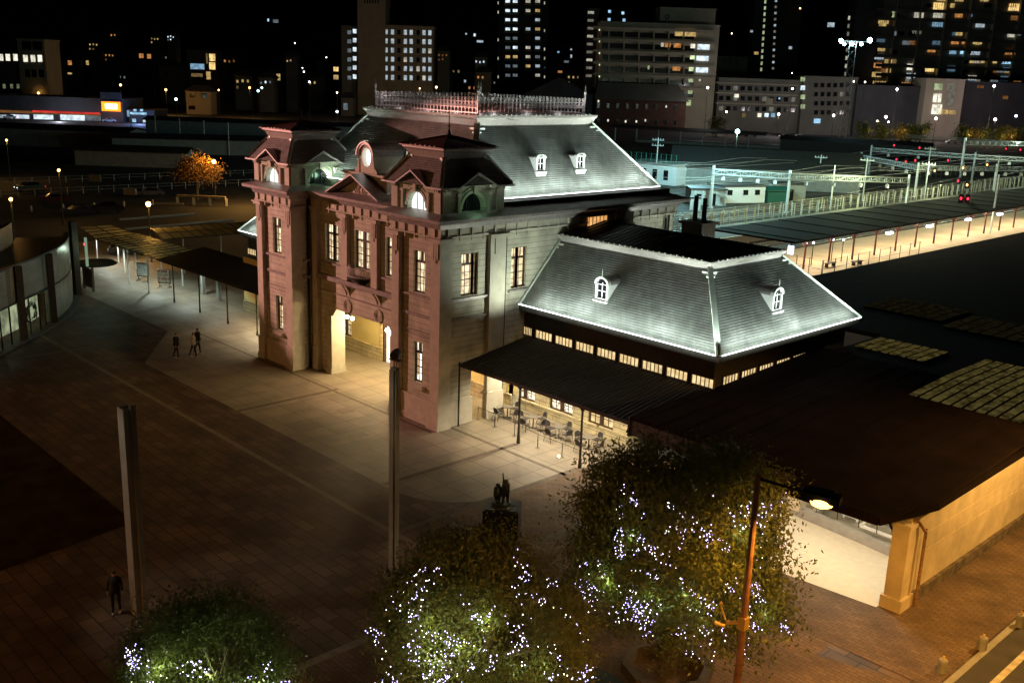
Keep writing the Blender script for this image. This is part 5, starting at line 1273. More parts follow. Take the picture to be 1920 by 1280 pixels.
gantry('second latticed gantry beyond the brightest one, carrying red signals', [(-64.4,171),(-45.1,157),(-38.5,178),(-30,192)], [6.8,6.7,6.3,6.3])
gantry('tallest latticed gantry on high posts farther along the tracks', [(-45.6,178),(-34,196)], [11.0,11.0], plates=0)
gantry('distant faint gantry near the dark tree line', [(-115,297),(-92,300),(-70,306)], [6,6,6], plates=0)
gantry('gantry behind the second one, with two red signals above', [(-75,196),(-52,200),(-38,206)], [7,7,7], plates=3)
M['redl'] = emat('red_signal_lens', (1,.02,.05), 5); M['ambl'] = emat('amber_signal_lens', (1,.35,.08), 12)
sigs = [(-58.8,176,5.6,'r'),(-70.9,199,7.2,'r'),(-54.8,172,5.6,'r'),(-63.7,197,7.2,'r'),(-50,166,6.4,'r'),(-42,157.5,5.4,'a'),(-46.3,172.8,6.5,'r'),(-36.1,156,6.5,'a'),(-37.3,170,6.5,'a'),(-25.7,129.7,6.3,'r'),(-21,121.9,6.5,'a'),(-13.1,101.2,6.5,'r'),(-12.4,101.7,6.5,'r'),(-58.3,234,6.5,'r'),(-54.8,234,6.5,'r')]
for i, (x, y, z, c) in enumerate(sigs):
    col_ = 'red' if c == 'r' else 'amber and red'
    T = thing('railway_signal', f'{col_} railway signal glowing over the tracks, number {i+1} counting along the gantries', 'signal', (x,y,z), 0, 'glowing railway signals')
    T['label'] = f'{col_} railway signal glowing over the dark tracks'
    dr_ = (CAM-Vector((x,y,z))).normalized()
    MB().obox((x,y,z),(.3,0,0),(0,.12,0),(0,0,.55)).bar((x,y,z+.5),(x,y,z+1.2),.06).build('housing', M['dark'], T)
    MB().ball(Vector((x,y,z))+dr_*.2+Vector((0,-.1,0)), .14, 8, 5, sz=1.3).build('lens', M['redl'] if c == 'r' else M['ambl'], T)
    T['label'] = ('red' if c == 'r' else 'amber red')+' railway signal '+('over the near dark platform canopy, left of a pair','amber','')[0]+''
SG = ['red signal at the left end of the second gantry','red signal high above the left end of the second gantry','red signal second along the second gantry','small red signal high above the middle of the gantries','red signal just above the brightest amber signal','bright amber signal in the middle of the second gantry','tiny red signal beyond the second gantry','bright amber signal with grey backing right of the middle','amber signal farthest right on the second gantry line','small red signal low above the white fence posts','low amber signal above the white fence posts','left one of two red signals side by side above the dark canopy','right one of two red signals side by side above the dark canopy','red signal under the tallest gantry','red signal at the right end of the tallest gantry']
for o, l in zip([o for o in bpy.data.objects if o.name.startswith('railway_signal')], SG): o['label'] = l
def pole(label, x, y, h, arms=2):
    T = thing('utility_pole', label, 'utility pole', (x,y,0)); MB().tube((x,y,0),(x,y,h),.16,.1,8).build('pole', M['gal'], T)
    for k in range(arms):
        m = MB().bar((x-1.1,y-.5,h-.5-1.1*k),(x+1.1,y+.5,h-.5-1.1*k),.12)
        for t in (-.9,-.4,.4,.9): m.tube((x+1.1*t,y+.5*t,h-.45-1.1*k),(x+1.1*t,y+.5*t,h-.15-1.1*k),.06)
        m.build('crossarm', M['gal'], T)
pole('grey pole with two crossarms of insulators behind the main roof', -86, 128, 9.2)
pole('plain tall pole standing on the lit platform', -12.9, 112.3, 9.2, 0)
pole('pale pole behind the middle post of the nearest gantry', -44.5, 124, 7.4, 0)
# yard buildings
M['shedw'] = mat('grey_yard_wall', (.26,.27,.24), .8, noise=.15, nscale=1); M['sheetr'] = mat('dark_sheet_roof', (.05,.052,.048), .6, .2, noise=.3)
def obuild(label, P0, P1, dep, h, hr=0, name='yard_building', wallm=None, roofm=None, wins=(), cat='building', over=.4, gable=True):
    """block with front base line P0->P1 seen from the camera, depth away from it"""
    P0, P1 = Vector((*P0, 0)), Vector((*P1, 0)); u_ = (P1-P0); L_ = u_.length; u_ /= L_; n_ = Vector((-u_.y, u_.x, 0))
    if n_.dot(P0-CAM) < 0: n_ = -n_
    T = thing(name, label, cat, tuple(P0)); Z = Vector((0,0,1))
    F = lambda u, d, z: P0+u_*u+n_*d+Z*z
    b = MB(); c = [F(0,0,0),F(L_,0,0),F(L_,dep,0),F(0,dep,0)]; b.add(c+[p+Z*h for p in c], [(0,1,5,4),(1,2,6,5),(2,3,7,6),(3,0,4,7),(4,5,6,7)])
    if hr:
        if gable: b.add([F(0,0,h),F(0,dep,h),F(0,dep/2,h+hr),F(L_,0,h),F(L_,dep,h),F(L_,dep/2,h+hr)], [(0,1,2),(5,4,3)])
    b.build('wall', wallm or M['shedw'], T)
    r = MB(); o = over
    if hr:
        for (d0, d1) in ((-o, dep/2), (dep+o, dep/2)):
            za, zb_ = h-o*hr/(dep/2)*.8, h+hr
            a_ = [F(-o,d0,za+.1),F(L_+o,d0,za+.1),F(L_+o,d1,zb_+.1),F(-o,d1,zb_+.1)]; r.add(a_+[p+Z*.16 for p in a_], [(0,1,2,3),(7,6,5,4),(0,4,5,1),(1,5,6,2),(2,6,7,3),(3,7,4,0)])
    else:
        a_ = [F(-o,-o,h+.02),F(L_+o,-o,h+.02),F(L_+o,dep+o,h+.02),F(-o,dep+o,h+.02)]; r.add(a_+[p+Z*.25 for p in a_], [(3,2,1,0),(4,5,6,7),(0,1,5,4),(1,2,6,5),(2,3,7,6),(3,0,4,7)])
    r.build('roof', roofm or M['sheetr'], T)
    for (u0, u1, z0, z1, mt) in wins:
        q = MB(); a_ = [F(u0,-.06,z0),F(u1,-.06,z0),F(u1,-.06,z1),F(u0,-.06,z1)]; bb_ = [p+n_*.05 for p in a_]; q.add(a_+bb_, [(0,1,2,3),(7,6,5,4),(0,4,5,1),(1,5,6,2),(2,6,7,3),(3,7,4,0)]); q.build('window' if z0 > .3 else 'door', mt, T)
    return T, F, L_
BK = M['black']
obuild('long grey engine shed with a dark pitched roof beyond the gantry', (-84,131), (-54,152), 15, 3.9, 3.2, over=.8)
obuild('small white hut with dark doors behind the main roof hip', (-92,126), (-81,128), 8, 4.0, wallm=M['white'], wins=[(1,2.2,1,3,BK),(3.5,4.5,1,3,BK),(6,7,1,3,BK),(8.5,9.5,1,3,BK)], roofm=M['concrete'])
obuild('low white yard cabin with two dark windows under the nearest gantry', (-60.4,105.5), (-56.3,110), 5, 2.6, wallm=mat('mossy_white', (.42,.45,.42), .8, noise=.3), wins=[(3.5,4.3,0,2,BK),(1,1.8,1,1.9,BK)], over=.2)
obuild('pale corrugated yard cabin beside the mossy one', (-58.9,112.5), (-55.4,120.5), 5, 2.8, wallm=M['white'], wins=[(1,2,1.4,2.3,BK),(4.2,5.2,1.4,2.3,BK),(6.6,7.6,1.4,2.3,BK)], over=.15)
obuild('grey yard cabin nearest the bright steel truss', (-56.8,125), (-52.4,129), 4, 2.9, wallm=M['shedw'], wins=[(1,1.8,1.2,2.2,BK),(3,3.8,0,2.1,BK)], over=.15)
obuild('tiny bright white kiosk in front of the mossy cabin', (-56,99.4), (-54.6,100.4), 1.5, 1.9, wallm=M['white'], over=.05, wins=[(.6,1.1,0,1.6,BK)])
obuild('dark green tarpaulined hut between yard cabins', (-55,120.8), (-53,124.3), 3, 2.1, .5, wallm=mat('green_tarp', (.01,.09,.06), .6), roofm=mat('green_tarp_top', (.01,.08,.055), .6))
fence('fence', 'green mesh fence on top of the white hut roof', 'fence', [(-92,125.6),(-80.8,127.6)], 10, 1.9, mat('green_mesh_paint', (.03,.25,.18), .6), 4.2, rails=(.1,.35,.6,.98))
T, F, L_ = obuild('far dark platform canopy with pale posts behind the shed', (-176,231), (-128,262), 6, .9, 0, cat='building')
obuild('far yard platform roof with slanting pale ribs', (-137,256), (-96,276), 6, 3.0, 1.2, name='platform_shelter', cat='shelter', wallm=M['sheetr'])
PCF = thing('platform_shelter', 'long dim platform shelter on pale posts behind the engine shed', 'shelter', (-174,231,0)); m = MB(); A, B = Vector((-186,228,4.2)), Vector((-139,250,4.2)); n_ = Vector((-.42,.9,0)); 
m.add([A,B,B+n_*7,A+n_*7,A+Vector((0,0,.3)),B+Vector((0,0,.3)),B+n_*7+Vector((0,0,.9)),A+n_*7+Vector((0,0,.9))], [(0,3,2,1),(4,5,6,7),(0,1,5,4),(1,2,6,5),(2,3,7,6),(3,0,4,7)]); m.build('roof', M['sheetr'], PCF)
for k in range(7): p = A.lerp(B, (k+.3)/7); MB().bar((p.x,p.y,0),(p.x,p.y,4.3),.3).build('post', M['gal'], PCF)
def lamp_post(label, x, y, h, col, e, r=.25, es=30, z0=0, name='lamp_post', group=None, lr=None):
    T = thing(name, label, 'lamp post', (x,y,z0), 0, group)
    MB().tube((x,y,z0),(x,y,z0+h),.12,.08,6).build('post', M['post'], T)
    key = 'lens%s%s' % (tuple(round(c, 2) for c in col), es)
    if key not in M: M[key] = emat('lamp_lens', col, es, sample=False)
    MB().ball((x,y,z0+h+r*.6), r, 8, 5).build('lens', M[key], T)
    if e: lamp_pt('lamp_light', (x,y,z0+h-.3 if lr is None else z0+lr), e, col, r=r)
p = onz(1383,245,9.5); lamp_post('bright cyan white yard lamp behind the engine shed', p.x, p.y, 9.0, (.55,.95,1), 9000, .5, 30)
lamp_pt('yard_fill', (-50,99,12), 15000, (.5,.95,1), r=.4); lamp_pt('yard_fill', (-70,118,12), 15000, (.45,.9,1), r=.4)  # added fill points over the tracks, without lamp posts
lamp_pt('yard_fill', (-39,120,9), 8000, (.85,1,.55), r=.4); lamp_pt('yard_fill', (-37,150,9), 8000, (.9,1,.6), r=.4); lamp_pt('yard_fill', (-38,88,8), 1800, (.85,1,.5), r=.4); lamp_pt('yard_fill', (-40,190,12), 6000, (.8,1,.75), r=.4)

# ---------------------------------------------------------------- left park and car park
AT = lamp_post
p = onz(278,382,6.2); lamp_post('orange street lamp standing behind the lit walkway roofs', p.x, p.y, 6.0, (1,.5,.1), 2600, .26, 30, lr=6.0)
p = onz(401,303,6.0); lamp_post('orange lamp in the crown of the amber lit tree', p.x, p.y, 5.8, (1,.5,.1), 1100, .3, 30, lr=6.6)
tree('autumn_tree', 'round amber leafed tree lit by an orange lamp in its crown', 'tree', (-104.5,37.6,0), 6.2, 3.3, 4.5, 1.9, 110, 70, .36, 3, mat('amber_leaf', (.32,.17,.04), .6), 0, .2, crad=.7)
for i, (a_, b_2) in enumerate((((-89.2,18.8),(-89.5,29.7)),((-81,16),(-81.9,31.5)),((-102.9,28.4),(-99.8,33)))):
    tag(MB().bar((*a_,.12),(*b_2,.12),.35,.24).build('kerb', M['concrete']), kind='structure')
T = thing('low_wall', 'low wooden rail wall with open bays under the amber tree', 'wall', (-100,35,0)); m = MB().bar((-100.8,32.5,1.25),(-95.4,37.6,1.25),.4,.35); m.build('top_rail', M['ochre'], T)
for k in range(4): x, y = -100.8+1.8*k, 32.5+1.7*k; MB().box(x-.2,x+.2,y-.2,y+.2,0,1.1).build('post', M['ochre'], T)
lamp_pt('park_light', (-93,40,5), 1900, (1,.5,.12), r=.3)
for i in range(6):
    x, y = -103+i*.3, 8+4.2*i; T = thing('bollard', 'short pale bollard in the car park row, %s from the near end' % ('first','second','third','fourth','fifth','sixth')[i], 'bollard', (x,y,0), 0, 'bollards in the car park'); MB().lathe((x,y,0), [(.16,0),(.16,.7),(.1,.8)], 8).build('post', M['ochre'], T)
for i, (x, y, s_) in enumerate(((-107,28,1.2),(-112,8,1.0),(-125,30,1.4))):
    T = thing('notice_board', ('pale notice board with boxes beside the orange lamp','small amber sign in the dark car park','round pale sign on a thin post in the dark')[i], 'sign', (x,y,0), R(40)); MB().box(-1.0,1.0,-.05,.05,.8*s_,1.6*s_).build('board', M['cream'], T, local=True); MB().box(-1,-.9,-.04,.04,0,.9*s_).box(.9,1,-.04,.04,0,.9*s_).build('post', M['dark'], T, local=True)
# dark car at the end of the walkway
def car(label, x, y, rz, paint, lights=True, group=None):
    T = thing('parked_car', label, 'car', (x,y,0), rz, group)
    pr_ = [(-2.1,.35),(-2.15,.75),(-1.9,.95),(-1.2,1.0),(-.6,1.42),(.9,1.45),(1.6,1.0),(2.05,.9),(2.15,.4)]
    m = MB(); n = len(pr_); m.add([(a_,-.85*(1 if z<1.1 else .82),z) for a_, z in pr_]+[(a_,.85*(1 if z<1.1 else .82),z) for a_, z in pr_], [tuple(range(n)), tuple(range(n,2*n))[::-1]]+[(i,n+i,n+(i+1)%n,(i+1)%n) for i in range(n)]); b = m.build('body', paint, T, local=True)
    MB().add([(-1.15,-.86,1.02),(1.4,-.86,1.02),(.85,-.72,1.38),(-.6,-.72,1.38)], [(0,1,2,3)]).add([(-1.15,.86,1.02),(1.4,.86,1.02),(.85,.72,1.38),(-.6,.72,1.38)], [(3,2,1,0)]).build('side_glass', M['black'], T, local=True)
    for wx in (-1.35, 1.35):
        for wy in (-.8, .8): MB().tube((wx,wy-.1,.32),(wx,wy+.1,.32),.32,.32,12).build('wheel', M['dark'], T, local=True)
    for sy in (-.6, .6):
        if lights: MB().box(-2.17,-2.1,sy-.15,sy+.15,.6,.75).build('headlight', M['arch'], T, local=True); MB().box(2.08,2.16,sy-.15,sy+.15,.6,.75).build('tail_light', M['redl'], T, local=True)
    return T
car('dark car parked beyond the lit paving under the glass walkway', -64.5, 9.5, R(60), mat('dark_paint', (.02,.02,.025), .2, spec=.6))
T = thing('traffic_light', 'tiny red light on a post beside the dark pillar', 'signal', (-58,2.2,0)); MB().tube((-58,2.2,0),(-58,2.2,2.6),.04).build('post', M['dark'], T); MB().ball((-58,2.2,2.7),.12,8,5).build('lens', M['redl'], T)

for i, x in enumerate((-42.8,-48.5,-53,-28.5,-66,-71)):
    T = thing('overhead_wire', 'thin overhead wire with its hanger wire above the tracks, %s' % ('left of the middle fences','beside the cabins','nearest the yard cabins','nearest the dark platform canopy','beyond the yard cabins','farthest beyond the yard cabins')[i], 'wire', (x,100,5.4), 0, 'overhead wires')
    MB().bar((x,86,5.3),(x,340,5.3),.03).build('contact_wire', M['gal'], T); m = MB()
    for k in range(10):
        y = 86+25*k; m.bar((x,y,6.2),(x,y+12.5,5.6),.03).bar((x,y+12.5,5.6),(x,y+25,6.2),.03)
    m.build('catenary_wire', M['gal'], T)
for i, (x, y, h) in enumerate(((-47,140,8),(-40,150,7.5),(-36,172,8),(-58,190,8),(-33,215,9),(-49,230,9),(-62,150,7))): pole('thin catenary pole among the tracks, %s of the loose row' % ('first','second','third','fourth','fifth','sixth','seventh')[i], x, y, h, 1)
# low roofs, rails and lamps in the dark middle distance on the left
for lab, P0, P1, d, h in (('low dark shed with a long roof nearest the orange sign', (-250,95), (-205,140), 8, 4),
        ('long low shelter roof beyond the amber tree', (-190,60), (-150,118), 6, 3.4),
        ('short low hut in the dark between the amber tree and shop', (-165,42), (-150,58), 6, 3),
        ('flat dark depot roof at the left edge below the shop', (-225,40), (-196,66), 10, 4)):
    obuild(lab, P0, P1, d, h, .8, name='yard_shed', cat='shed', wallm=M['shedw'], roofm=M['sheetr'], over=.8)
fence('fence', 'dim metal railing along the orange lit road on the left', 'fence', [(-120,4),(-118,62)], 24, 1.1, M['wpost'])
fence('fence', 'dim railing on the far side of the orange lit road', 'fence', [(-138,-6),(-132,75)], 30, 1.1, M['wpost'])
tag(MB().quad((-134,-60,.012),(-122,-60,.012),(-120,120,.012),(-132,120,.012)).build('road', bpy.data.materials['road_asphalt']), kind='structure')
for px, py, e, wd in ((12,262,900,'at the left edge over the dark road'),(110,318,450,'small in the dark left of the car park'),(20,372,350,'low at the left edge behind the curved building')):
    p = onz(px, py, 7); lamp_post('orange street lamp '+wd, p.x, p.y, 6.8, (1,.5,.12), e, .18, 12)
for i, (x, y, rz) in enumerate(((-96,16,1.2),(-97,20.5,1.25),(-110,18,1.3),(-111,33,1.2),(-126,20,1.6))):
    car(('dark car in the second bay of the car park','dark car next to another in the car park','dark car alone near the notice boards','dark car parked left of the amber tree','dark car driving on the orange lit road')[i], x, y, rz, mat('car_paint_%s' % ('navy','black','maroon','grey','green')[i], ((.02,.03,.06),(.015,.015,.018),(.06,.012,.01),(.08,.08,.085),(.015,.04,.03))[i], .2, spec=.6), i == 4, 'cars in the dark car park')
# ---------------------------------------------------------------- the city behind
UH = Vector((RT.x, RT.y, 0)).normalized(); VH = Vector((FW.x, FW.y, 0)).normalized(); ZZ = Vector((0,0,1))
M['tan'] = mat('tan_tiles', (.34,.27,.19), .8, noise=.1, nscale=.3); M['beige'] = mat('beige_concrete', (.42,.36,.27), .8, noise=.1, nscale=.2)
M['grey'] = mat('grey_concrete', (.17,.16,.13), .8, noise=.15, nscale=.2); M['dk'] = mat('dark_facade', (.06,.06,.065), .8, noise=.2, nscale=.2); M['brick'] = brickmat('old_brick', (.16,.07,.05), (.13,.055,.04), (.1,.06,.05), 2.4, 1.2, .08)
wm_ = {}
WC_ = dict(w=(.75,.9,1.0), c=(.95,.9,.72), y=(1,.68,.25), o=(1,.42,.12), b=(.4,.72,1), g=(.75,.9,.5), d=None)
for k, c in WC_.items():
    if c:
        for s_, nm in ((1.1, '2'), (.5, '1'), (.16, '0')): wm_[k+nm] = emat('window_glow', c, s_, .45, .6, sample=False)
wm_['d0'] = M['black']
class Far:
    """a block facing the camera between two picture columns; base on the ground unless raised"""
    def __init__(s, name, label, px0, px1, pyt, pyb, depth=None, thick=14, wallm='dk', z0=None, cat='building', parapet=.5, roofm=None):
        if depth is None: g_ = onz((px0+px1)/2, pyb); depth = (g_-CAM).dot(FW)
        s.D = depth; a_, b_ = atd(px0, pyb, depth), atd(px1, pyb, depth); top = atd((px0+px1)/2, pyt, depth).z
        s.z0 = min(a_.z, b_.z, 0) if z0 is None else z0; s.A = Vector((a_.x, a_.y, 0)); s.B = Vector((b_.x, b_.y, 0)); s.u = (s.B-s.A).normalized(); s.W = (s.B-s.A).length
        s.n = Vector((-s.u.y, s.u.x, 0)); s.n = s.n if s.n.dot(VH) > 0 else -s.n; s.H = top
        s.T = thing(name, label, cat, (s.A.x, s.A.y, s.z0)); s.px0, s.px1 = px0, px1
        m = MB(); s.block(m, 0, s.W, 0, thick, s.z0, s.H); m.build('wall', M[wallm], s.T)
        m = MB(); s.block(m, -.3, s.W+.3, -.3, thick+.3, s.H+.003, s.H+parapet); m.build('roof', M[roofm or wallm], s.T)
    def F(s, u, d, z): return s.A+s.u*u+s.n*d+ZZ*z
    def block(s, m, u0, u1, d0, d1, z0, z1):
        c = [s.F(u0,d0,z0),s.F(u1,d0,z0),s.F(u1,d1,z0),s.F(u0,d1,z0)]; t = [p+ZZ*(z1-z0) for p in c]
        m.add(c+t, [(0,3,2,1),(4,5,6,7),(0,1,5,4),(1,2,6,5),(2,3,7,6),(3,0,4,7)])
    def pu(s, px, py):                       # picture point to position on the front
        r_ = ray(px, py); d0 = s.A+s.u*0-CAM; t = Vector((d0.x,d0.y,0)).dot(s.n)/Vector((r_.x,r_.y,0)).dot(s.n); q = CAM+r_*t; return (q-s.A).dot(s.u), q.z
    def win(s, px, py, w_, h_, key, name='window', proud=.12, bars=1):
        u, z = s.pu(px, py); k = s.D/FPX; w_ *= k; h_ *= k
        m = MB(); g_ = w_*.05 if bars > 1 else 0
        for q in range(bars): s.block(m, u-w_/2+w_*q/bars+g_, u-w_/2+w_*(q+1)/bars-g_, -proud, -.02, z-h_/2, z+h_/2)
        return m.build(name, wm_[key] if key in wm_ else M[key], s.T)
    def slab(s, px0, px1, py, h_, mt, out=.8, name='balcony'):
        u0, z0 = s.pu(px0, py); u1, _ = s.pu(px1, py); m = MB(); h_ *= s.D/FPX; s.block(m, u0, u1, -out, -.02, z0-h_/2, z0+h_/2); return m.build(name, M[mt], s.T)
HR = math.tan(ROLL)
rnd = random.Random(21)
yy = lambda px, py: py        # picture rows fall slightly to the right
# tan hotel block with a tower shaft
b = Far('hotel_building', 'tan hotel block with a tall plain shaft and grid of bluish lit windows', 706, 811, 52, 205, depth=470, wallm='tan')
for r_ in range(6):
    for i, px in enumerate((711,724,736,748,760,771,784,795,806)):
        key = ('c0','w1','w1','d0','w1','w1','d0','w1','w1')[i]; b.win(px, 60+17*r_+i*.25, 5.6, 8.6, key if rnd.random() < .9 else 'c1')
b2 = Far('hotel_building', 'plain tan shaft rising past the top of the view beside the lit window grid', 671, 722, -40, 207, depth=468, thick=20, wallm='tan')
for k in range(6): b2.win(684+k*5, 3, 2.2, 7, 'd0')
b3 = Far('hotel_building', 'dim narrow wing with one column of square lit windows left of the tan shaft', 641, 670, 52, 190, depth=474, wallm='grey')
for r_ in range(6): b3.win(665, 59+17*r_, 6.5, 7.5, 'w2'); b3.win(655, 61+17*r_, 7, 7, 'w0')
# white flats
b = Far('apartment_tower', 'dark apartment tower with bright white balconies behind the left of the cresting', 932, 1024, -30, 150, depth=560, wallm='dk')
rows = [(3,'1w1w0000y1'),(13,''),]
for r_ in range(9):
    py = 3+17.3*r_
    for c_, px in enumerate((952,966,990,1008)):
        p_ = rnd.random(); key = None
        if c_ < 2: key = 'w2' if r_ in (0,1,2,3) or (r_ == 5 and c_) else ('y1' if r_ == 6 else 'w0')
        else: key = ('y1','w1','w0','c1','d0')[rnd.randrange(5)]
        b.win(px, py, 8.5, 5, key); b.slab(px-7, px+7, py+5.5, 3.2, 'beige' if key[0] != 'd' else 'dk')
    b.win(934, py+3, 2, 5, 'c1' if rnd.random() < .6 else 'd0'); b.win(1021, py+3, 2, 5, 'c1' if rnd.random() < .5 else 'd0')
# hospital
b = Far('hospital_building', 'wide beige block with long balcony bands and bright windows at its right end', 1118, 1336, 48, 215, depth=430, wallm='beige', thick=18)
p2 = Far('rooftop_housing', 'blank beige rooftop box with a faint emblem on the wide beige block', 1236, 1340, 18, 50, depth=434, wallm='beige', z0=30)
for k in range(14):
    a_ = 6.283*k/14; p2.win(1251+3.6*math.cos(a_), 32+3.6*math.sin(a_), 1.8, 1.8, 'd0', 'emblem_stroke')
for r_ in range(6):
    py = 65+21.8*r_
    b.slab(1112, 1338, py-13, 4.5, 'beige', 2.4); b.win(1215, py+1.5, 170, 9, 'd0', proud=.05)
    b.win(1124, py-10, 2, 6, 'g2')
    for k in range(6): b.slab(1140+k*28, 1142+k*28, py+1, 12, 'beige', 2.2, 'balcony_divider')
for px, py, w_, h_, k in ((1285,62,38,12,'y1'),(1242,83,5,9,'c1'),(1252,83,10,11,'o1'),(1270,84,13,11,'o1'),(1299,85,8,11,'c2'),(1319,87,22,12,'w2'),(1298,106,8,11,'g2'),(1317,108,22,12,'w2'),(1268,127,14,11,'o1'),(1216,125,3,10,'g1'),(1296,128,8,11,'g2'),(1316,130,22,12,'w2'),(1295,149,8,11,'g1'),(1312,149,3,7,'c1'),(1294,171,8,10,'g1'),(1291,193,8,10,'g1')):
    b.win(px, py, w_, h_, k, proud=.5)
b = Far('stair_tower', 'slim curved stair tower of small lit landings left of the beige block', 1098, 1117, 20, 150, depth=445, wallm='dk')
for r_ in range(9): b.win(1108-r_*.5, 24+14.8*r_, 11, 4.5, 'c0' if r_ % 3 else 'c1')
b = Far('apartment_building', 'dark flats with two blue lit top windows behind the beige block', 1130, 1180, 18, 60, depth=600, wallm='dk', z0=20)
for px, py in ((1143,22),(1142,37),(1168,25),(1170,38)): b.win(px, py, 5, 5, 'b2')
# brick warehouse
b = Far('brick_warehouse', 'old dark brick warehouse with two rows of small windows under a wide slate roof', 1115, 1283, 188, 245, wallm='brick', thick=16)
m = MB(); c = [b.F(-1,-1,b.H),b.F(b.W+1,-1,b.H),b.F(b.W+1,17,b.H),b.F(-1,17,b.H)]; hh = 6.6; t = [b.F(1,8,b.H+hh),b.F(b.W-2.5,8,b.H+hh)]
m.add(c+t, [(0,1,5,4),(1,2,5),(2,3,4,5),(3,0,4)]); m.build('hipped_roof', M['grey'], b.T)
for r_ in range(2):
    for k in range(9):
        b.win(1122+18*k, 198+r_*29+k*.4, 6.5, 10, 'grey'); b.win(1122+18*k, 198+r_*29+k*.4, 4.8, 8.5, ('w1' if (r_, k) in ((0,0),(0,7),(1,1),(1,4),(1,6)) and 0 else 'd0'), proud=.2)
for px, py in ((1122,190),(1249,200),(1140,226),(1173,228),(1193,228),(1210,226)): b.win(px, py, 2.5, 4, 'c2', 'lit_pane', proud=.3)
# old station shed roofs left of the warehouse
b = Far('warehouse', 'dark blue grey gabled warehouse behind the cresting', 985, 1108, 178, 240, wallm='dk', thick=20)
m = MB(); m.add([b.F(0,0,b.H),b.F(b.W,0,b.H),b.F(b.W/2,0,b.H+7),b.F(0,20,b.H),b.F(b.W,20,b.H),b.F(b.W/2,20,b.H+7)], [(0,1,2),(5,4,3),(0,2,5,3),(1,4,5,2)]); m.build('gable_roof', M['dk'], b.T); b.win(1012, 186, 2, 3.5, 'w1')
# dark tower with stair lights
b = Far('apartment_tower', 'dark apartment tower with two vertical strings of small stair lights', 1404, 1492, -40, 140, depth=620, wallm='dk')
for r_ in range(12):
    b.win(1435-r_*.7, 4+11.5*r_, 3.5, 6, 'g1'); b.win(1455-r_*.5, 2+11.5*r_, 4, 4, 'c0' if r_ % 2 else 'w1')
b.win(1418,100,8,5,'y1'); b.win(1482,90,6,5,'w1'); b.win(1409,59,5,4,'w1')
b = Far('water_tank_block', 'flat grey block with rooftop tanks right of the beige building', 1342, 1400, 108, 140, depth=520, wallm='grey', z0=5)
for k in range(3): b.win(1362+12*k, 118, 9, 10, 'grey', 'tank', proud=2)
# offices
b = Far('office_building', 'long low grey office with rows of dim windows and lit ground floor', 1342, 1496, 150, 226, depth=430, wallm='grey', thick=20)
for r_ in range(3):
    b.slab(1342, 1496, 155+19*r_, 2.2, 'beige', .6, 'string_band')
    for k in range(11): b.win(1352+13.5*k, 165+19*r_+k*.3, 8, 8, 'd0' if rnd.random() < .85 else 'c0')
b.win(1381,179,8,8,'c2',proud=.3); b.win(1442,191,13,13,'beige','sign_board',proud=.6); b.win(1461,185,3,3,'b2',proud=.3)
for px, k in ((1424,'c2'),(1437,'w2'),(1449,'b1'),(1395,'y0')): b.win(px, 216, 7, 7, k, proud=.5)
b = Far('office_building', 'square dim office with a bright stairwell column at its left edge', 1500, 1600, 146, 226, depth=428, wallm='grey')
for py, k in ((149,'g1'),(165,'w2'),(182,'g1'),(200,'g1')): b.win(1505, py, 8, 8, k, proud=.4)
for r_ in range(4):
    for k in range(6): b.win(1530+12*k, 160+17*r_, 7, 8, 'd0' if rnd.random() < .8 else 'c0')
b.win(1532,227,12,8,'b2',proud=.4)
# big balcony slab flats
b = Far('apartment_block', 'huge dark balcony apartment block filled with scattered warm lit windows at the right', 1638, 2010, -60, 168, depth=520, wallm='grey', thick=25)
key = 'd0'
for r_ in range(13):
    py = -8+17.4*r_; sl = .035
    if py > 0-8:
        b.slab(1640, 2005, py+8.5, 5.5, 'grey', 2.6)
for c_ in range(7):
    u_ = 1672+46*c_; b.slab(u_, u_+1.6, 60, 240, 'beige', 2.9, 'party_wall')
lit = [(1759,12,20,12,'y2'),(1758,29,18,9,'c1'),(1722,29,18,9,'c1'),(1676,27,8,12,'g1'),(1656,40,20,9,'y1'),(1757,45,20,10,'b1'),(1797,29,14,8,'o1'),(1798,0,16,6,'y1'),(1845,0,16,6,'y1'),(1837,47,17,9,'w1'),(1900,14,20,12,'y2'),(1903,32,16,12,'o0'),(1718,59,18,9,'c0'),(1897,65,18,10,'c1'),(1651,75,16,8,'b0'),(1652,91,14,10,'y1'),(1790,79,14,8,'o1'),(1807,79,7,8,'o1'),(1832,79,17,8,'y1'),(1648,107,18,9,'w1'),(1746,94,15,8,'o1'),(1786,97,13,9,'b1'),(1804,97,7,9,'b2'),(1828,98,18,10,'w1'),(1893,98,20,9,'o1'),(1645,123,15,9,'o1'),(1705,126,10,11,'c2'),(1742,129,18,11,'y2'),(1783,129,15,10,'b0'),(1826,114,17,9,'y1'),(1842,114,6,9,'y1'),(1887,116,18,8,'b2'),(1643,140,18,9,'y1'),(1707,143,17,11,'w1'),(1822,146,16,8,'c1'),(1887,131,15,8,'b0'),(1650,155,30,5,'y1'),(1700,159,22,8,'o1'),(1720,162,6,7,'y2'),(1882,147,14,8,'b0'),(1764,0,16,5,'y1')]
for i, (px, py, w_, h_, k) in enumerate(lit):
    b.win(px, py, w_, h_, k, proud=1.0, bars=max(1, int(w_/4)))
for q in range(44): b.win(1655+rnd.randrange(26)*11+rnd.uniform(-2,2), 9+17.4*rnd.randrange(9)+2, rnd.choice((7,10,14)), 7, rnd.choice(('w0','y0','o0','c0','d0','d0','y1','b0')), proud=.9, bars=2)
b = Far('apartment_block', 'narrow unlit end of the balcony block with a line of corner lights', 1588, 1640, -60, 165, depth=523, wallm='dk')
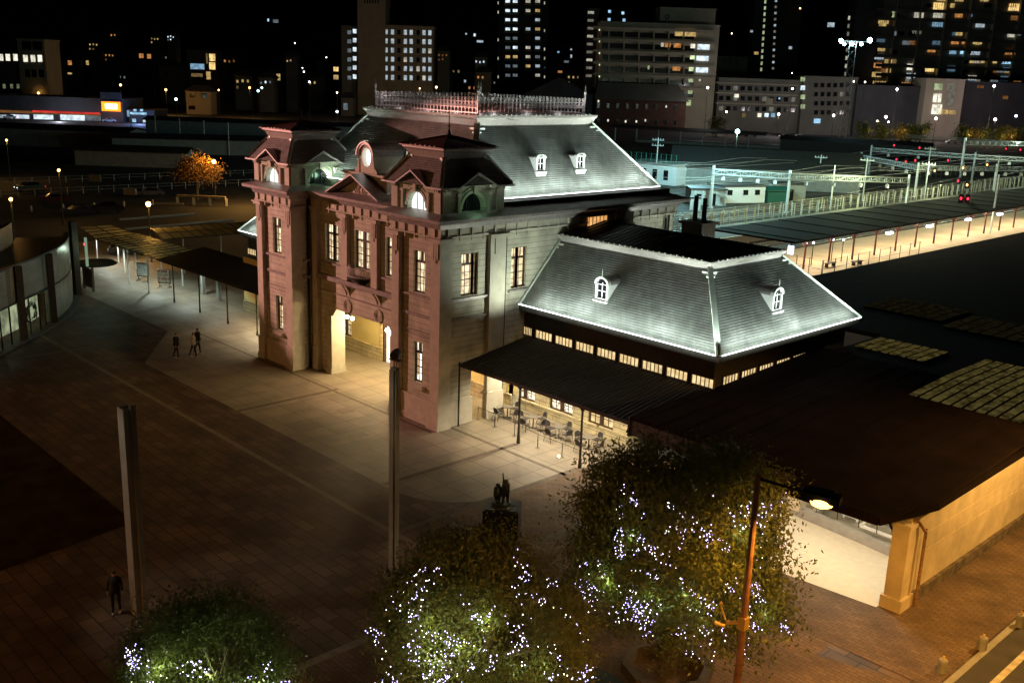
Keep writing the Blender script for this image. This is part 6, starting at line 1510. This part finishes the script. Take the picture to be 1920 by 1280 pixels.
for r_ in range(9): b.win(1592-r_*1.0, 34+15*r_, 3.6, 7, 'c1' if r_ in (0,5,6,8) else 'c0')
b.win(1558, 47, 13, 8, 'w1')
# hall with a lit atrium
b = Far('atrium_building', 'cream hall with a tall brightly lit glass entrance at the foot of the flats', 1728, 1800, 150, 222, depth=420, wallm='beige')
for px, py, w_, h_, k in ((1759,163,15,11,'g1'),(1757,184,15,16,'c2'),(1756,205,18,18,'c2'),(1784,163,14,12,'c0'),(1782,186,12,26,'c0'),(1770,210,14,8,'y1'),(1785,211,12,7,'y1')): b.win(px, py, w_, h_, k, proud=.4)
b.win(1757,184,1,16,'d0','glazing_bar',proud=.5)
b = Far('pavilion', 'low dark building between the offices and the lit atrium hall', 1602, 1726, 163, 215, depth=425, wallm='dk')
b = Far('pavilion', 'low dark building at the right edge beyond the lit atrium hall', 1802, 2000, 158, 215, depth=425, wallm='dk'); b.win(1885,183,10,6,'o0'); b.win(1838,163,12,5,'o0')
# left side: school, store, houses
b = Far('school_building', 'pale building with three bright cream windows at the left edge', 38, 88, 76, 150, depth=400, wallm='beige')
for px, k in ((48,'c2'),(62,'c2'),(75,'c2')): b.win(px, 110, 8, 12, k)
for px in (50,70): b.win(px, 86, 17, 15, 'd0')
for px in (52,64,78): b.win(px, 138, 9, 14, 'd0')
b = Far('school_building', 'dark flat roofed wing with a row of bright cream windows beyond the left edge', -40, 37, 98, 150, depth=402, wallm='dk')
for px in (2,15,29): b.win(px, 108, 8, 12, 'c2')
for px in (8,22,34): b.win(px, 162, 5, 8, 'g0')
b = Far('shop_building', 'long low roadside shop with lit glass front and a red fascia stripe', -30, 232, 184, 232, depth=350, wallm='dk', thick=20)
b.win(95, 212, 190, 4.5, 'red_fascia' if 0 else 'o0', 'fascia', .5)
for px, w_, k in ((5,16,'w1'),(38,34,'w2'),(82,36,'w2'),(128,28,'w2'),(150,18,'w2'),(175,28,'w0')): b.win(px, 221, w_, 11, k, 'shop_window', .4)
M['redfas'] = emat('red_fascia_glow', (1,.06,.05), .7, .3, .3); b.win(125, 211, 125, 3.2, 'redfas', 'red_stripe', .6)
T = Far('shop_sign', 'glowing orange roadside sign board with a white centre above the shop', 190, 227, 191, 210, depth=345, wallm='dk', z0=10, thick=1.5, cat='sign')
M['osign'] = emat('orange_sign', (1,.2,.01), 3.2); M['wsign'] = emat('white_sign_centre', (1,.85,.6), 6)
T.win(208.5, 200, 35, 17, 'osign', 'sign_face', .2); T.win(209, 200, 22, 9, 'wsign', 'sign_centre', .35)
b = Far('petrol_kiosk', 'small canopy glowing with blue and white lights right of the shop', 242, 290, 209, 232, depth=352, wallm='dk')
for px, py, w_, h_, k in ((260,213,30,4,'b2'),(254,207,5,4,'b2'),(266,207,5,4,'b2'),(252,227,6,8,'b2'),(272,227,6,8,'w2'),(241,213,4,12,'b1')): b.win(px, py, w_, h_, k, proud=.5)
lamp_pt('shop_glow', tuple(atd(110, 222, 338)), 2500, (.8,.85,1), r=1); lamp_pt('shop_glow', tuple(atd(262, 222, 340)), 4000, (.3,.45,1), r=1)
for nm, lab, x0, x1, yt, yb, d, wmat, wins in (
 ('house','house with two orange windows high on the hill',252,292,98,122,640,'dk',((265,105,8,8,'o1'),(280,106,8,8,'o1'))),
 ('apartment_building','flats on the slope with blue and cream lit windows and stairwell',352,410,96,150,560,'grey',((370,125,26,10,'b1'),(398,108,11,13,'y2'),(398,124,11,13,'y2'),(391,142,8,14,'y1'),(368,141,24,6,'y0'),(388,110,3,18,'y0'))),
 ('house','pale gabled house with dark windows below the lit flats',350,396,174,212,420,'tan',((361,179,10,8,'d0'),(383,179,10,8,'d0'),(360,202,12,7,'d0'))),
 ('house','dark house with one orange window left of centre on the slope',120,146,112,135,600,'dk',((131,118,7,8,'o1'),(131,138,8,3,'y1'))),
 ('house','dark house with one small cream window on the slope',155,190,108,135,610,'dk',((164,118,5,8,'y1'),)),
 ('house','house with a warm window below the hillside road lights',505,560,130,165,560,'dk',((522,145,7,12,'y1'),)),
 ('apartment_building','dark flats with two stacked orange windows beside the tan hotel',594,636,118,190,520,'dk',((630,130,9,8,'y2'),(630,145,9,8,'y1'))),
 ('house','pale shuttered house beside a white lamp below the hotel wing',640,662,186,212,450,'grey',((648,200,8,12,'w0'),)),
 ('house','hilltop house with a blue white porch light',500,528,34,46,800,'dk',((503,38,3,5,'b2'),(517,40,10,6,'w0'))),
 ('house','long dim tiled house on the dark slope',300,345,128,160,500,'dk',((312,140,6,5,'d0'),)),
 ('house','dim house on the slope right of the hotel',865,905,60,86,760,'dk',((874,64,3,3,'w1'),(890,66,4,5,'w2'),(900,78,12,4,'w1'))),
 ('house','low dark houses with scattered lights below the white flats',1030,1110,92,150,600,'dk',((1047,98,4,3,'b1'),(1071,92,3,5,'w1'),(1071,106,3,6,'w1'),(1062,116,9,4,'w0'),(1050,135,8,4,'o1')))):
    b = Far(nm, lab, x0, x1, yt, yb, depth=d, wallm=wmat, thick=9)
    for q in wins: b.win(*q)
    if nm == 'house':
        m = MB(); m.add([b.F(-1,-1,b.H+.5),b.F(b.W+1,-1,b.H+.5),b.F(b.W+1,10,b.H+.5),b.F(-1,10,b.H+.5),b.F(b.W*.2,4.5,b.H+3),b.F(b.W*.8,4.5,b.H+3)], [(0,1,5,4),(1,2,5),(2,3,4,5),(3,0,4)]); m.build('tiled_roof', M['dk'], b.T)
# dark hillside
h = MB(); nx, ny = 60, 10; vs = []
for j in range(ny+1):
    for i in range(nx+1):
        px = -300+2700*i/nx; d = 640+60*j; g_ = CAM+(UH*((px-960)/FPX)+VH)*d
        amp = (70+28*math.sin(i*.31)+12*math.sin(i*.83))*(1 if px < 900 else max(.35, 1-(px-900)/500)); vs.append((g_.x, g_.y, amp*min(1, (j/ny)**.8)))
h.add(vs, [(j*(nx+1)+i, j*(nx+1)+i+1, (j+1)*(nx+1)+i+1, (j+1)*(nx+1)+i) for j in range(ny) for i in range(nx)])
tag(h.build('hill', mat('dark_wooded_hill', (.012,.014,.008), .95, noise=.4, nscale=.02)), kind='structure')
# street lamps of the city: (px, py, z of the lens, colour, size, power, words)
OR, WH, CY, PI_ = (1,.5,.12), (.85,.92,1), (.5,.9,1), (1,.78,.52)
CL = [(72,175,9,OR,.8,0,'beside the left shop'),(190,176,9,OR,.8,0,'behind the orange sign'),(226,160,11,OR,.9,0,'right above the orange sign'),(311,169,10,OR,.9,6000,'tall and alone right of the orange sign'),(330,187,8,(.6,1,.8),1.1,0,'greenish and bright right of the orange sign'),(410,169,9,OR,.6,0,'in front of the hillside flats'),(468,165,10,OR,.8,5000,'left of the hillside village'),(818,164,9,(1,.62,.3),.8,9000,'just right of the tan hotel'),(787,166,9,(1,.65,.35),.5,6000,'in front of the tan hotel'),
 (553,82,40,CY,.7,0,'alone high on the hill'),(567,128,24,WH,.7,0,'at the top of the hillside string'),(570,135,22,WH,.8,0,'second in the hillside string'),(580,154,16,WH,.7,0,'lower on the hillside string'),(612,108,32,(1,.85,.4),.7,0,'warm on the roof above the orange windows'),(484,171,10,CY,.9,0,'first of a cyan pair'),(491,165,11,CY,.8,0,'second of a cyan pair'),(632,210,6,WH,.9,0,'below the hotel wing'),(632,174,9,(1,.95,.7),.6,0,'above the hotel wing lamp'),
 (1036,136,14,(1,.55,.15),.9,0,'left of the stair tower'),(1327,165,9,(1,.95,1),.9,5000,'at the right end of the beige block'),(1362,210,6,PI_,.8,3000,'left of the office building'),(1460,215,7,(1,.9,.95),1.0,5000,'in front of the long office'),(1486,167,10,(.9,.95,1),.8,0,'at the top corner of the long office'),(1485,137,16,WH,.6,0,'on the roof of the long office'),(1563,217,7,(1,.85,.85),1.0,5000,'in front of the square office'),(1601,153,12,(1,1,.85),.6,0,'left on the pavilion roof'),(1622,154,12,(1,1,.85),.6,0,'right on the pavilion roof'),(1682,168,10,(.9,.92,1),.9,6000,'over the dark pavilion'),(1661,220,7,(1,.85,.8),1.1,4000,'left in the roadside row'),(1645,227,5,(1,.8,.6),.7,0,'low in the roadside row'),(1666,229,5,(1,.85,.7),.7,0,'low and second in the roadside row'),(1755,223,6,(1,.8,.75),1.1,5000,'in front of the atrium hall'),(1864,162,11,(1,.85,1),1.0,6000,'right of the atrium hall'),(1866,225,6,(1,.7,.65),1.2,5000,'bright at the right end of the roadside row'),(1905,218,7,(.6,.65,1),1.0,0,'bluish at the right edge'),(1500,17,45,OR,.9,0,'orange on the tower edge'),(1372,64,36,(1,.8,.4),.7,0,'warm and high right of the beige block')]
for px, py, z, c, r_, e, wd in CL:
    d = (onz(px, py+(z)*4.2, 0)-CAM).dot(FW) if py+(z)*4.2 > 200 else None
    D = 400 if py > 150 else 600; p = atd(px, py, D)
    lamp_post(('orange' if c == OR else 'white' if c in (WH,) else 'pale')+' street lamp '+wd, p.x, p.y, p.z-.2 if p.z < 30 else 9, c, e*.6, r_*.5, 10, z0=0 if p.z < 30 else p.z-9, name='street_lamp')
# floodlight mast
p = atd(1600, 78, 360); T = thing('floodlight_mast', 'tall mast with five dazzling cyan white floodlights in front of the flats', 'light mast', (p.x,p.y,0)); m = MB()
for s_ in (-1, 1):
    q = p+UH*s_*1.2; m.bar((q.x,q.y,0),(q.x,q.y,p.z),.18)
for k in range(14): z = p.z*k/14; s_ = 1 if k % 2 else -1; m.bar(tuple(Vector((p.x,p.y,z))+UH*s_*1.2), tuple(Vector((p.x,p.y,z+p.z/14))-UH*s_*1.2), .1)
m.bar(tuple(p-UH*5), tuple(p+UH*6), .25); m.build('lattice_mast', M['gal'], T)
M['flood'] = emat('floodlight_glare', (.6,.95,1), 40, sample=False)
for px, py, r_ in ((1577,77,.75),(1583,83,.55),(1598,83,.6),(1615,83,.6),(1631,76,.9)): MB().ball(tuple(atd(px, py, 360)), r_, 8, 5).build('floodlight', M['flood'], T)
lamp_pt('mast_light', tuple(p), 1500, (.5,.9,1), r=1.5)
# roadside trees and bushes as dark masses with gaps
def far_tree(lab, px, py, hgt, wid, mt, D=390, seed=1):
    r2 = random.Random(seed); p = atd(px, py, D); g_ = (p.x, p.y, 0); T = thing('roadside_tree', lab, 'tree', g_, 0, 'trees along the far road'); V_, F_ = [], []
    for i in range(26):
        c = Vector((r2.uniform(-wid,wid), r2.uniform(-wid,wid), hgt*.6+r2.uniform(-.32,.4)*hgt))
        for k in range(26): leaf(V_, F_, c+Vector((r2.gauss(0,.8), r2.gauss(0,.8), r2.gauss(0,.6))), 1.0, r2)
    q = MB(); q.v = V_; q.f = F_; q.m = [0]*len(F_); q.build('crown', mt, T, local=True); MB().tube((0,0,0),(0,0,hgt*.6),.3,.15,6).build('trunk', M['bark'], T, local=True)
wds = 'first second third fourth fifth sixth seventh eighth ninth tenth eleventh twelfth'.split()
for i, px in enumerate((1345,1620,1655,1690,1712,1810,1828,1846,1880,1895,1912,1730)): far_tree('small leafy roadside tree, %s of the far row of lit trees' % wds[i], px, 226, 7, 2.2, M['leaf'] if i % 3 else mat('lit_leaf', (.2,.15,.04), .7), seed=i+3)
for i, px in enumerate((1638,1675,1700,1745,1822,1850,1885,1905)):
    p = atd(px, 222, 386); lamp_pt('roadside_light', (p.x,p.y,4), 260, (1,.68,.3), r=.4)
for i, (px, py) in enumerate(((1395,222),(1412,222),(1475,222),(1500,223),(1700,226),(1790,226))):
    g_ = atd(px, py, 395); car(('white car with lights on in front of the long office','pale car following in front of the long office','car with red tail lights left of the square office','car in front of the square office','car on the road by the dark pavilion','car right of the atrium hall')[i], g_.x, g_.y, YAW*-1+R(90) if 0 else math.atan2(UH.y, UH.x), M['white'] if i % 2 else M['redcol'], True, 'cars on the far road')
for i, (px, py) in enumerate(((205,224),(20,235),(388,216),(412,222))):
    g_ = onz(px, py+14) if 0 else atd(px, py+6, 345); car(('pale car parked by the shop window','car with bright headlights at the left edge','car with bright headlights on the dark road','second car with headlights on the dark road')[i], g_.x, g_.y, math.atan2(UH.y, UH.x)+R(25), M['white'], True, 'cars on the left road')
# railway museum style dark sheds left of the towers

for i in range(5):
    p = atd(250+45*i, 300, 260-6*i); pole('thin dark pole number %s in the dark car park row' % ('one','two','three','four','five')[i], p.x, p.y, 7.5, 0)
# more of the hillside town and its lights
r3 = random.Random(77)
adj = 'narrow wide squat tall slim low tiny broad plain old'.split(); tone = ['amber','cream','bluish white','orange','cold white']
where = ['above the roadside shop','left of the hillside flats','between the flats and the tan hotel','on the hill left of the tan hotel','under the hillside road lights','right of the tan hotel','below the white flats','between the stair tower and the hotel','above the pale school','beyond the orange sign']
spots = [(100,130,10),(225,150,12),(175,88,9),(318,112,10),(335,150,12),(430,120,12),(455,158,14),(475,150,10),(498,160,12),(536,172,14),(590,160,12),(615,168,10),(545,118,9),(830,108,10),(850,140,14),(835,150,10),(872,158,14),(900,120,10),(905,150,12),(890,170,14),(1045,150,12),(1075,150,12),(1090,120,9),(920,160,10),(205,108,9),(290,76,8),(320,72,7),(215,70,9),(740,232,1),(440,140,8)]
for i, (px, py, s_) in enumerate(spots):
    if s_ < 2: continue
    t = r3.randrange(5); b = Far('house', '%s dim house with %s lit window %s' % (adj[i % 10], tone[t], where[(i+i//10*3) % 10]), px-s_, px+s_*1.3, py-s_*1.0, py+s_*1.2, depth=520+r3.uniform(-60,160), wallm='dk' if r3.random() < .6 else 'grey', thick=8)
    key = 'y1 c1 w1 o1 w2'.split()[t]
    for k in range(r3.randrange(2,6)): b.win(px-s_*.7+(k % 3)*s_*.7, py-s_*.4+(k//3)*s_*.8+r3.uniform(-1,1), s_*.26, s_*.34, key if r3.random() < .7 else key[0]+'0')
    m = MB(); m.add([b.F(-1,-1,b.H+.5),b.F(b.W+1,-1,b.H+.5),b.F(b.W+1,9,b.H+.5),b.F(-1,9,b.H+.5),b.F(b.W*.2,4,b.H+3),b.F(b.W*.8,4,b.H+3)], [(0,1,5,4),(1,2,5),(2,3,4,5),(3,0,4)]); m.build('tiled_roof', M['dk'], b.T)
